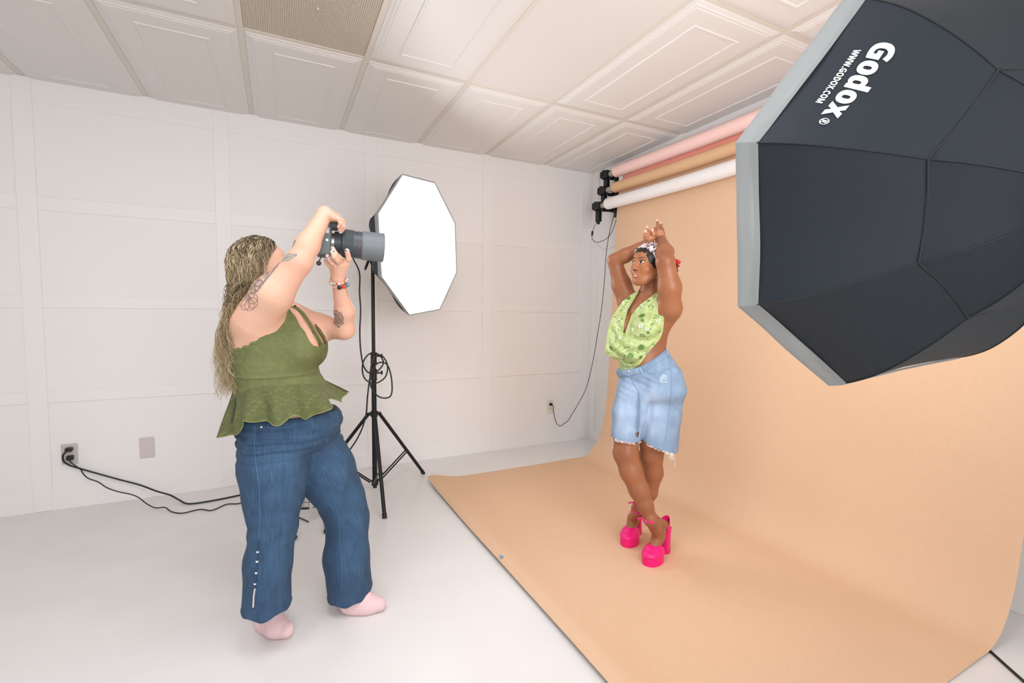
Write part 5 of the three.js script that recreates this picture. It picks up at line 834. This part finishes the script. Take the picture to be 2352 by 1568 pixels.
  const outline = poly([[2.9914, 1.4115, 2.1077], [2.9607, 1.3876, 2.0789], [2.9299, 1.3502, 2.0499], [2.8991, 1.2834, 2.021], [2.8809, 1.2091, 2.0038], [2.873, 1.0802, 1.9964], [2.9023, 1.0635, 2.0239], [2.9289, 0.9927, 2.049], [2.9731, 1.0065, 2.0905], [3.0008, 1.037, 2.1165], [3.0366, 1.1094, 2.1502], [3.0692, 1.1654, 2.1808], [3.0791, 1.2027, 2.1901], [3.0811, 1.2571, 2.192], [3.0721, 1.335, 2.1836], [3.0646, 1.415, 2.1766], [3.028, 1.4306, 2.1421]]);
  const vee = poly([[2.9936, 1.4638, 2.1098], [2.9885, 1.4028, 2.105], [2.9646, 1.3392, 2.0826], [2.9526, 1.3105, 2.0712], [2.944, 1.255, 2.0631], [2.9387, 1.1904, 2.0581], [2.9466, 1.1906, 2.0656], [2.9553, 1.233, 2.0738], [2.9671, 1.2841, 2.0849], [2.9852, 1.3173, 2.1019], [3.0125, 1.3502, 2.1275], [3.0588, 1.4021, 2.1711], [3.0638, 1.4625, 2.1757]]);
  const drape = [...torso.slice(0, 5), ...torso.slice(6, 8), neck[0], neck[1], neck[2], cone(shR, [3.0336, 1.3001, 1.969], 0.045, 0.05, 0.03), cone([3.0135, 1.3392, 1.9775], [2.9457, 1.2239, 1.9824], 0.045, 0.042, 0.04), egg([2.9428, 1.1218, 2.0689], [0.085, 0.055, 0.055], bL, U2, bF, 0.05), egg([3.0113, 1.1353, 2.1332], [0.06, 0.06, 0.05], bL, U2, bF, 0.05), cone([2.9344, 1.2309, 1.9855], [2.9077, 1.1068, 2.0016], 0.035, 0.035, 0.04), cone([2.905, 1.0951, 2.0265], [2.9614, 1.0666, 2.1344], 0.022, 0.026, 0.03)];
  const focus = flat([3.0047, 1.3546, 2.1202]), f3 = (p) => [...flat(p), 0], fold1 = [f3([2.9419, 1.186, 2.0612]), f3([2.9346, 1.1434, 2.0543]), f3([2.9176, 1.1091, 2.0384]), f3([2.8972, 1.0813, 2.0192])], fold2 = [f3([2.9152, 1.0596, 2.0361]), f3([2.9473, 1.0387, 2.0663]), f3([2.985, 1.0428, 2.1017]), f3([3.0156, 1.0798, 2.1304]), f3([3.0498, 1.1451, 2.1626])];
  const topPost = (d, x, y, z) => {
    const p = [x, y, z], [a, h] = flat(p), r = Math.hypot((a - focus[0]) * 1.25, h - focus[1]), low = smooth(0.1, 0.26, r);
    const eg = smooth(0.0, 0.03, -outline(a, h)) * smooth(0, 0.02, vee(a, h)), fold = eg * (low * 0.0062 * Math.sin(r * 118 + 2.0 * noise3(a * 9, h * 9, 3)) + 0.0025 * (1 - low) * Math.sin((a - h * 0.35) * 120)) + 0.001 * noise3(x * 60, y * 60, z * 60);
    const crease = 0.0065 * Math.exp(-((toLine([a, h, 0], fold1)[0] / 0.007) ** 2)) + 0.005 * Math.exp(-((toLine([a, h, 0], fold2)[0] / 0.006) ** 2));
    const rim = 0.003 * Math.exp(-((vee(a, h) / 0.006) ** 2)) + 0.002 * Math.exp(-((outline(a, h) / 0.006) ** 2)), front = vdot(vsub(p, [3.0796, 1.2213, 2.0808]), bF);
    return Math.max(d - 0.0075 - fold - rim + crease, outline(a, h) * 0.8, -vee(a, h) * 0.8, -front - 0.05);
  };
  const lime = lin(0xb3c37f), limeL = lin(0xc8d59c), limeD = lin(0x98ab68);
  const [tlo, thi] = boxOf(drape, 0.012); tlo[1] = [3.0172, 0.9845, 2.1319][1]; thi[1] = [3.0247, 1.4415, 2.139][1];
  M.lime = new THREE.MeshPhysicalMaterial({ color: 0xffffff, vertexColors: true, roughness: 0.6, sheen: 0.4, sheenColor: new THREE.Color(0xe8f0c8), sheenRoughness: 0.5 });
  const topM = part('halter_top', meshOf(drape, tlo, thi, 0.0029, { post: topPost, color: (x, y, z) => { const n = noise3(x * 120, y * 120, z * 120), k = hash3(Math.round(x * 260), Math.round(y * 260), Math.round(z * 260)); return k > 0.985 ? lin(0xeef4dc) : k < 0.012 ? lin(0x6f8f3e) : mixc(lime, n > 0 ? limeL : limeD, Math.abs(n) * 0.55); } }), M.lime, person); topM.userData.label = 'lime green halter top with sequin flowers';
  const tf0 = blend(drape), tf = (x, y, z) => topPost(tf0(x, y, z), x, y, z);
  const hit = (p) => { let o = p; for (let i = 0; i < 60; i++) { const d = tf(...o); if (d < 0.0006) return o; o = vadd(o, T2, -clamp(d * 0.7, 0.0008, 0.03)); if (vdot(vsub(o, TO), T2) < -0.1) return null; } return o; };
  const grad = (p) => { const h = 0.003; return vnorm([tf(p[0] + h, p[1], p[2]) - tf(p[0] - h, p[1], p[2]), tf(p[0], p[1] + h, p[2]) - tf(p[0], p[1] - h, p[2]), tf(p[0], p[1], p[2] + h) - tf(p[0], p[1], p[2] - h)]); };
  const sequinG = new THREE.MeshPhysicalMaterial({ color: 0x5f8a3a, roughness: 0.22, metalness: 0.35, clearcoat: 0.6 }), sequinW = new THREE.MeshPhysicalMaterial({ color: 0xf0f5e4, roughness: 0.18, metalness: 0.3, clearcoat: 0.8 });
  const petalAt = (c, n, dir, len, wid) => place(new THREE.SphereGeometry(1, 8, 6).scale(len, wid, 0.0012), vadd(c, n, 0.0012), dir, vcross(n, dir), n);
  const sequinFlower = (p0, r, m, count, name = 'sequin_flower') => { const c = hit(vadd(p0, T2, 0.25)); if (!c) return; const n = grad(c), e = vnorm(vcross(Math.abs(n[1]) < 0.9 ? [0, 1, 0] : [1, 0, 0], n)), f = vcross(n, e), g = []; for (let i = 0; i < count; i++) { const a = i / count * 6.283 + r * 300, dir = vadd(vmul(e, Math.cos(a)), f, Math.sin(a)); g.push(petalAt(vadd(c, dir, r * 0.6), n, dir, r * 0.36, r * 0.19)); } g.push(petalAt(c, n, e, r * 0.16, r * 0.16)); part(name, merge(g), m, topM); };
  for (const [p, r] of [[[2.9387, 1.3672, 2.0856], 0.015], [[2.9911, 1.278, 2.1349], 0.021], [[2.993, 1.2562, 2.1367], 0.013], [[2.9921, 1.125, 2.1359], 0.02], [[2.9557, 1.0816, 2.1016], 0.02], [[2.9899, 1.0743, 2.1338], 0.015], [[2.8827, 1.1119, 2.033], 0.016], [[3.0139, 1.1978, 2.1563], 0.01], [[3.0532, 1.201, 2.1932], 0.009], [[3.0127, 1.354, 2.1552], 0.01]]) sequinFlower(p, r * 0.85, sequinG, 10);
  for (const [p, r] of [[[2.9873, 1.2299, 2.1313], 0.014], [[3.009, 1.2151, 2.1517], 0.011], [[2.8896, 1.1835, 2.0395], 0.014], [[2.9614, 1.2097, 2.107], 0.011], [[3.0401, 1.2569, 2.1809], 0.012], [[2.9152, 1.1665, 2.0635], 0.01]]) sequinFlower(p, r, sequinW, 8);
  { const gl = [], wl = []; const spots = [[2.9237, 1.3278, 2.0716], [2.8996, 1.2592, 2.0489], [2.9138, 1.2594, 2.0622], [3.0299, 1.2351, 2.1714], [3.0256, 1.2242, 2.1673], [2.985, 1.1839, 2.1292], [2.9972, 1.1886, 2.1406], [3.0034, 1.3627, 2.1465], [3.017, 1.367, 2.1592], [3.0351, 1.3712, 2.1762], [3.0443, 1.2743, 2.1849], [3.0293, 1.2719, 2.1708], [3.0127, 1.176, 2.1552], [2.9355, 1.0718, 2.0826], [2.9248, 1.0491, 2.0726], [3.0317, 1.1374, 2.173], [2.9751, 1.0339, 2.1199], [2.9503, 1.0282, 2.0965], [2.9668, 1.1659, 2.112], [2.9065, 1.2172, 2.0554], [2.8948, 1.1548, 2.0444], [2.9764, 1.3323, 2.1211], [2.9887, 1.328, 2.1327], [2.9978, 1.3323, 2.1412], [2.9211, 1.297, 2.0691], [2.9265, 1.3541, 2.0741], [3.0222, 1.3324, 2.1641], [2.9786, 1.1025, 2.1232], [3.0079, 1.1015, 2.1507], [2.9396, 1.1119, 2.0865]];
    for (const s of spots) for (let k = 0; k < 3; k++) { const c = hit(vadd(vadd(vadd(s, T2, 0.25), R2, rr(-0.012, 0.012)), U2, rr(-0.012, 0.012))); if (!c) continue; const n = grad(c), e = vnorm(vcross([rr(-1, 1), rr(-1, 1), rr(-1, 1)], n)); (rnd() < 0.6 ? gl : wl).push(petalAt(c, n, e, 0.006, 0.0024)); }
    const a = part('sequins', merge(gl), sequinG, topM), b = part('sequins', merge(wl), sequinW, topM); a.userData.kind = b.userData.kind = 'stuff'; }
  part('back_string', cable([[3.0891, 1.2524, 2.1721], [3.0805, 1.2379, 2.2052], [3.0874, 1.2162, 2.2048], [3.1064, 1.1887, 2.1746]], 0.003, 30, 6), std(0xdfe4b8, 0.7), person);
  part('back_string', cable([[3.0998, 1.1768, 2.1547], [3.0965, 1.1802, 2.1791], [3.1238, 1.1747, 2.1635]], 0.003, 20, 6), std(0xdfe4b8, 0.7), person);
  // ---- denim shorts
  const dn = texture(512, (u, v, x, y) => { const w = ((x + y * 2) % 4 < 2 ? 4 : -4) + 5 * tn(u, v, 128, 51) + 8 * tn(u, v, 256, 52) + 8 * tn(u, v, 7, 53) + 6 * tn2(u, v, 160, 9, 54); return [150 + w, 172 + w, 196 + w * 0.8]; });
  M.shorts = std(0xffffff, 0.85, { map: dn, vertexColors: true });
  const shortPr = [egg([3.0967, 0.9671, 2.0969], [0.162, 0.1, 0.122], pL, U2, pF, 0.04), egg([3.1074, 0.8992, 2.107], [0.166, 0.095, 0.128], pL, U2, pF, 0.04), egg([3.022, 0.9949, 2.0678], [0.1, 0.07, 0.09], pL, U2, pF, 0.04), egg([3.0891, 1.0398, 2.0897], [0.112, 0.1, 0.1], pL, U2, pF, 0.04),
    ...chain([q([3.0171, 0.8928, 2.0702], 0.094), q([2.9804, 0.77, 2.0699], 0.086), q([2.9551, 0.6363, 2.0736], 0.0775)], 0.018), ...chain([q([3.1468, 0.9021, 2.144], 0.1), q([3.1332, 0.7697, 2.138], 0.1), q([3.1252, 0.5865, 2.1374], 0.094)], 0.018)];
  const wl0 = [2.9305, 0.9928, 2.0505], hemL0 = [2.9017, 0.6531, 2.0234];
  const sR = blend(shortPr.slice(4, 6)), sL = blend(shortPr.slice(6, 8));
  const waistH = (p) => { const a = vdot(vsub(p, wl0), R2), o = vdot(vsub(p, wl0), T2); return wl0[1] + 0.5 * clamp(a, -0.05, 0.26) - o * 0.12 + (a > 0.02 && a < 0.2 ? -0.012 * Math.sin((a - 0.02) / 0.18 * Math.PI) : 0); };
  const hemH = (p) => { const a = vdot(vsub(p, hemL0), R2); return hemL0[1] - 0.062 * smooth(0.1, 0.36, a) - 0.012 * smooth(0.0, 0.14, a) + 0.0025 * noise3(p[0] * 60, 2, p[2] * 60); };
  const crotch = [2.9708, 0.8694, 2.1432];
  const shortPost = (d, x, y, z) => { const p = [x, y, z], hh = hemH(p), w = waistH(p); const f = 0.004 * noise3(x * 14, y * 8, z * 14) + 0.002 * noise3(x * 34, y * 20, z * 34), wk = Math.exp(-(((y - (w - 0.09)) / 0.05) ** 2)); const cy0 = crotch[1], ca = vdot(vsub(p, crotch), R2), front = vdot(vsub(p, crotch), T2); let r = d + f + (front > -0.12 ? 0.012 * Math.exp(-((ca / 0.0075) ** 2)) * smooth(0.03, -0.03, y - cy0) * smooth(0.01, 0.06, y - hh) : 0) + 0.0013 * wk * Math.sin((y + vdot(p, R2) * 0.4) * 200); r -= 0.0035 * smooth(0.034, 0.03, w - y); const inner = Math.min(sR(x, y, z), sL(x, y, z)); r = Math.max(r, hh - y, y - w); return Math.max(r, -Math.max(inner + 0.009, y - hh - 0.05)); };
  const [slo, shi] = boxOf(shortPr, 0.012); slo[1] = hemL0[1] - 0.1; shi[1] = [3.1423, 1.144, 2.1397][1];
  const shortCol = (x, y, z) => { const p = [x, y, z]; const t1 = toLine(p, [[2.9142, 0.8847, 2.1175], [2.8979, 0.72, 2.1159]])[0], t2 = toLine(p, [[3.0226, 0.8779, 2.1919], [3.028, 0.6995, 2.1833]])[0]; const a = Math.max(smooth(0.09, 0.015, t1), smooth(0.09, 0.015, t2)) * (0.8 + 0.3 * noise3(x * 30, y * 15, z * 30)); const rip = vlen(vsub(p, [3.0555, 0.9674, 2.2229])) < 0.022 && noise3(x * 90, y * 220, z * 90) > -0.1; if (rip) return [1.35, 1.22, 1.1]; const k = 0.8 + 0.42 * a + 0.06 * noise3(x * 45, y * 22, z * 45); return [k * (0.96 + 0.1 * a), k, k * (1.04 - 0.06 * a)]; };
  const sh = part('denim_shorts', meshOf(shortPr, slo, shi, 0.0042, { post: shortPost, color: shortCol, uv: (x, y, z) => [Math.atan2(vdot(vsub([x, y, z], [3.0887, 0.8794, 2.0894]), R2), vdot(vsub([x, y, z], [3.0887, 0.8794, 2.0894]), T2)) * 0.16 * 4.5, y * 4.5] }), M.shorts, person); sh.userData.label = 'light blue knee-length denim shorts with frayed hem';
  const sf0 = blend(shortPr), sf = (x, y, z) => shortPost(sf0(x, y, z), x, y, z);
  const onto = (p, off) => { for (let i = 0; i < 8; i++) { const h = 0.002, d = sf(...p), g = [sf(p[0] + h, p[1], p[2]) - sf(p[0] - h, p[1], p[2]), sf(p[0], p[1] + h, p[2]) - sf(p[0], p[1] - h, p[2]), sf(p[0], p[1], p[2] + h) - sf(p[0], p[1], p[2] - h)], l = vlen(g) || 1; p = vadd(p, g, -(d - off) / l * 0.9); } return p; };
  const sink = (p) => { let o = vadd(p, T2, 0.12); for (let i = 0; i < 90; i++) { const d = sf(...o); if (d < 0.0004) return o; o = vadd(o, T2, -clamp(d * 0.6, 0.0006, 0.02)); if (vdot(vsub(o, p), T2) < -0.4) return null; } return o; };
  const line = (pts, r, m, name) => { const c = new THREE.CatmullRomCurve3(pts.map(A3), false, 'centripetal'), o = []; for (let i = 0; i <= 26; i++) { const p = c.getPoint(i / 26); const h = sink([p.x, p.y, p.z]); if (h) o.push(vadd(h, T2, r * 0.25)); } if (o.length > 2) part(name, cable(o, r, 60, 5), m, sh); };
  const sd = std(0x7f98b4, 0.85), sl = std(0x9fb6ce, 0.85);
  line([[2.8544, 0.9792, 2.1436], [2.8921, 0.9752, 2.1791], [2.9289, 1.0051, 2.2136], [2.979, 1.0689, 2.2608], [3.0145, 1.0997, 2.2941]], 0.0016, sd, 'waistband_seam');
  line([[2.8891, 0.975, 2.1763], [2.8972, 0.9392, 2.1839], [2.9173, 0.898, 2.2028]], 0.0022, sd, 'fly_seam'); line([[2.9173, 0.898, 2.2028], [2.9491, 0.7913, 2.1641], [2.974, 0.6745, 2.1463]], 0.0024, sd, 'inner_seam');
  line([[2.9391, 1.012, 2.2232], [2.9511, 0.9959, 2.2346], [2.9832, 0.9978, 2.2647], [3.0203, 1.021, 2.2995]], 0.0018, sd, 'pocket_seam'); line([[3.0146, 1.0934, 2.2942], [3.0278, 1.0006, 2.3066], [3.0267, 0.8332, 2.3056], [3.0155, 0.663, 2.295]], 0.0018, sd, 'side_seam');
  line([[2.9183, 1.0193, 2.2037], [2.9276, 0.9902, 2.2125]], 0.004, sl, 'belt_loop'); line([[3.0099, 1.1119, 2.2898], [3.0192, 1.0791, 2.2985]], 0.004, sl, 'belt_loop');
  { const p = sink([2.8813, 0.9959, 2.1689]); const b = part('button', new THREE.SphereGeometry(0.009, 16, 10).scale(1, 1, 0.6).translate(...p), std(0xc9c3b4, 0.3, { metalness: 0.8 }), sh); b.userData.label = 'metal button'; }
  { const th = []; const hemPt = (a) => { const p = vadd([2.9017, 0.6531, 2.0234], R2, a); return [p[0], hemH(p), p[2]]; };
    for (let i = 0; i < 150; i++) { const a = rr(0.0, 0.34), p = onto(vadd(hemPt(a), T2, a < 0.14 ? 0.08 : 0.02), 0.0); p[1] = hemH(p); const L = a > 0.29 ? rr(0.01, 0.035) : rr(0.003, 0.01); th.push(cable([[p[0], p[1] + 0.003, p[2]], vadd(vadd(p, R2, rr(-0.006, 0.006)), U2, -L * 0.5), vadd(vadd(p, R2, rr(-0.008, 0.008)), U2, -L)], 0.0008, 6, 4)); }
    for (const pts of [[[3.1373, 0.607, 2.2036], [3.1395, 0.5689, 2.2058], [3.1491, 0.5499, 2.2148], [3.1561, 0.5824, 2.2214], [3.1571, 0.6095, 2.2223]], [[3.1496, 0.604, 2.2152], [3.1456, 0.5697, 2.2115], [3.1522, 0.5458, 2.2177], [3.1531, 0.5029, 2.2185]], [[3.1311, 0.6063, 2.1979], [3.1348, 0.5751, 2.2013], [3.1444, 0.5537, 2.2104], [3.1537, 0.5482, 2.2191]], [[2.9778, 0.6582, 2.1361], [2.983, 0.6274, 2.141], [2.9866, 0.5965, 2.1444]], [[2.8958, 0.6476, 2.0453], [2.897, 0.5631, 2.0464]]]) th.push(cable(pts, 0.0011, 24, 4));
    const fr = part('fringe', merge(th), std(0xe9e6e2, 0.9), sh); fr.userData.kind = 'stuff'; fr.userData.label = 'frayed white threads'; }
  // ---- platform heels
  const hot = new THREE.MeshPhysicalMaterial({ color: 0xf20d7a, roughness: 0.4, sheen: 0.6, sheenColor: new THREE.Color(0xff5c9a), sheenRoughness: 0.4 }), sole = std(0xb06a58, 0.6);
  const heelShoe = (o, d, s, ank, label, strapOpen) => {
    const t = new THREE.Group(); t.name = 'platform_heel'; t.userData = { label }; person.add(t); const Y = [0, 1, 0];
    const P = (a, y, b) => at(o, d, s, a, y, b);
    // platform and toe box
    const pl = [egg(P(0.0, 0.052, 0), [0.05, 0.026, 0.07], s, Y, d, 0.01), egg(P(-0.018, 0.064, 0), [0.042, 0.03, 0.05], s, Y, d, 0.02), cone(P(0.01, 0.012, 0), P(-0.03, 0.014, 0), 0.04, 0.04, 0.01)];
    const solidToe = (dd, x, y, z) => { const v = vsub([x, y, z], P(0, 0, 0)), a = vdot(v, d), b = vdot(v, s); const st = Math.hypot(a / 0.072, b / 0.05) - 1; const lowd = Math.max(st * 0.045, y - 0.052); let r = smin(dd, lowd, 0.004); r = Math.max(r, 0.0016 - y, -a - 0.062, -(Math.hypot(Math.max(0, a + 0.062) / 0.055, b / 0.034, ) - 1) * 0.03 * (y > 0.06 ? 1 : 0) - (y > 0.06 ? 0 : 1)); r -= 0.0018 * Math.exp(-(((y - 0.05) / 0.003) ** 2)); return r; };
    const [lo, hi] = boxOf(pl, 0.012); lo[1] = -0.004; part('toe_platform', meshOf(pl, lo, hi, 0.0026, { post: solidToe }), hot, t);
    // sole bridge, heel block, counter
    const rings = [[-0.05, 0.052, 0.036], [-0.07, 0.075, 0.03], [-0.095, 0.108, 0.028], [-0.12, 0.133, 0.029], [-0.15, 0.142, 0.028]], pos = [], idx = []; rings.forEach(([a, y, w]) => { for (const [dy, b] of [[0.004, -w], [0.004, w], [-0.012, w * 0.9], [-0.012, -w * 0.9]]) pos.push(...P(a, y + dy, b)); });
    for (let i = 0; i + 1 < rings.length; i++) for (let j = 0; j < 4; j++) { const a = i * 4 + j, b = i * 4 + (j + 1) % 4; idx.push(a, b, a + 4, b, b + 4, a + 4); } const g = new THREE.BufferGeometry(); g.setAttribute('position', new THREE.Float32BufferAttribute(pos, 3)); g.setIndex(idx); g.computeVertexNormals(); part('arch', g, new THREE.MeshPhysicalMaterial({ color: 0xd80a68, roughness: 0.45, side: THREE.DoubleSide }), t);
    const hp = [], hi2 = []; const prof = [[0.0015, 0.026, 0.026, -0.138], [0.05, 0.025, 0.024, -0.137], [0.1, 0.027, 0.027, -0.134], [0.14, 0.03, 0.032, -0.131]]; const NS = 16; prof.forEach(([y, w, l, c]) => { for (let j = 0; j < NS; j++) { const an = j / NS * 6.283, ca = Math.cos(an), sa = Math.sin(an), k = 1 / Math.pow(Math.abs(ca) ** 4 + Math.abs(sa) ** 4, 0.25); hp.push(...P(c + ca * l * k, y, sa * w * k)); } }); for (let i = 0; i + 1 < prof.length; i++) for (let j = 0; j < NS; j++) { const a = i * NS + j, b = i * NS + (j + 1) % NS; hi2.push(a, a + NS, b, b, a + NS, b + NS); } for (let j = 1; j + 1 < NS; j++) hi2.push(0, j, j + 1); const hg = new THREE.BufferGeometry(); hg.setAttribute('position', new THREE.Float32BufferAttribute(hp, 3)); hg.setIndex(hi2); hg.computeVertexNormals(); part('heel', hg, hot, t);
    const cp = [], ci = []; const n = 18; for (let i = 0; i <= 6; i++) for (let j = 0; j <= n; j++) { const y = i / 6, an = lerp(-1.75, 1.75, j / n), f = Math.abs(an) / 1.75; cp.push(...P(-0.121 - Math.cos(an) * 0.04 + 0.012 * f, 0.135 + y * (0.062 - 0.045 * f * f) , Math.sin(an) * (0.033 - 0.005 * y))); } for (let i = 0; i < 6; i++) for (let j = 0; j < n; j++) { const a = i * (n + 1) + j; ci.push(a, a + 1, a + n + 1, a + 1, a + n + 2, a + n + 1); } const cg = new THREE.BufferGeometry(); cg.setAttribute('position', new THREE.Float32BufferAttribute(cp, 3)); cg.setIndex(ci); cg.computeVertexNormals(); part('heel_counter', cg, new THREE.MeshPhysicalMaterial({ color: 0xf20d7a, roughness: 0.38, side: THREE.DoubleSide }), t);
    part('outsole', merge([place(new THREE.CylinderGeometry(1, 1, 0.003, 30).scale(0.049, 1, 0.07), P(0, 0.0018, 0), s, Y, d)]), sole, t);
    const ring = []; for (let i = 0; i <= 24; i++) { const a = i / 24 * 6.283; ring.push(vadd(vadd(vadd(ank, s, Math.cos(a) * 0.038), d, Math.sin(a) * 0.04), Y, 0.006 - 0.008 * Math.sin(a))); }
    const band = [], bi = []; ring.forEach((p) => { band.push(p[0], p[1] - 0.005, p[2], p[0], p[1] + 0.005, p[2]); }); for (let i = 0; i < 24; i++) { const a = i * 2; bi.push(a, a + 2, a + 1, a + 1, a + 2, a + 3); } const bg = new THREE.BufferGeometry(); bg.setAttribute('position', new THREE.Float32BufferAttribute(band, 3)); bg.setIndex(bi); bg.computeVertexNormals(); part('ankle_strap', bg, new THREE.MeshPhysicalMaterial({ color: 0xf20d7a, roughness: 0.35, side: THREE.DoubleSide }), t);
    part('strap_end', cable(strapOpen, 0.0038, 20, 6), hot, t);
    part('buckle', new THREE.TorusGeometry(0.007, 0.0014, 6, 16).translate(...vadd(vadd(ank, d, 0.04), Y, -0.002)), M.steel, t);
    return t;
  };
  heelShoe(toeR, dS, sS, ankR, 'hot pink satin platform heel in front, ankle strap closed', [vadd(ankR, dS, 0.038), [2.9769, 0.258, 2.1764], [2.9646, 0.2535, 2.1649]]);
  heelShoe(toeL, dT, sT, ankL, 'hot pink satin platform heel behind, partly hidden', [vadd(ankL, dT, 0.036), [3.0619, 0.2669, 2.023], [3.0419, 0.261, 2.0042]]);
}

renderer.render(scene, camera);
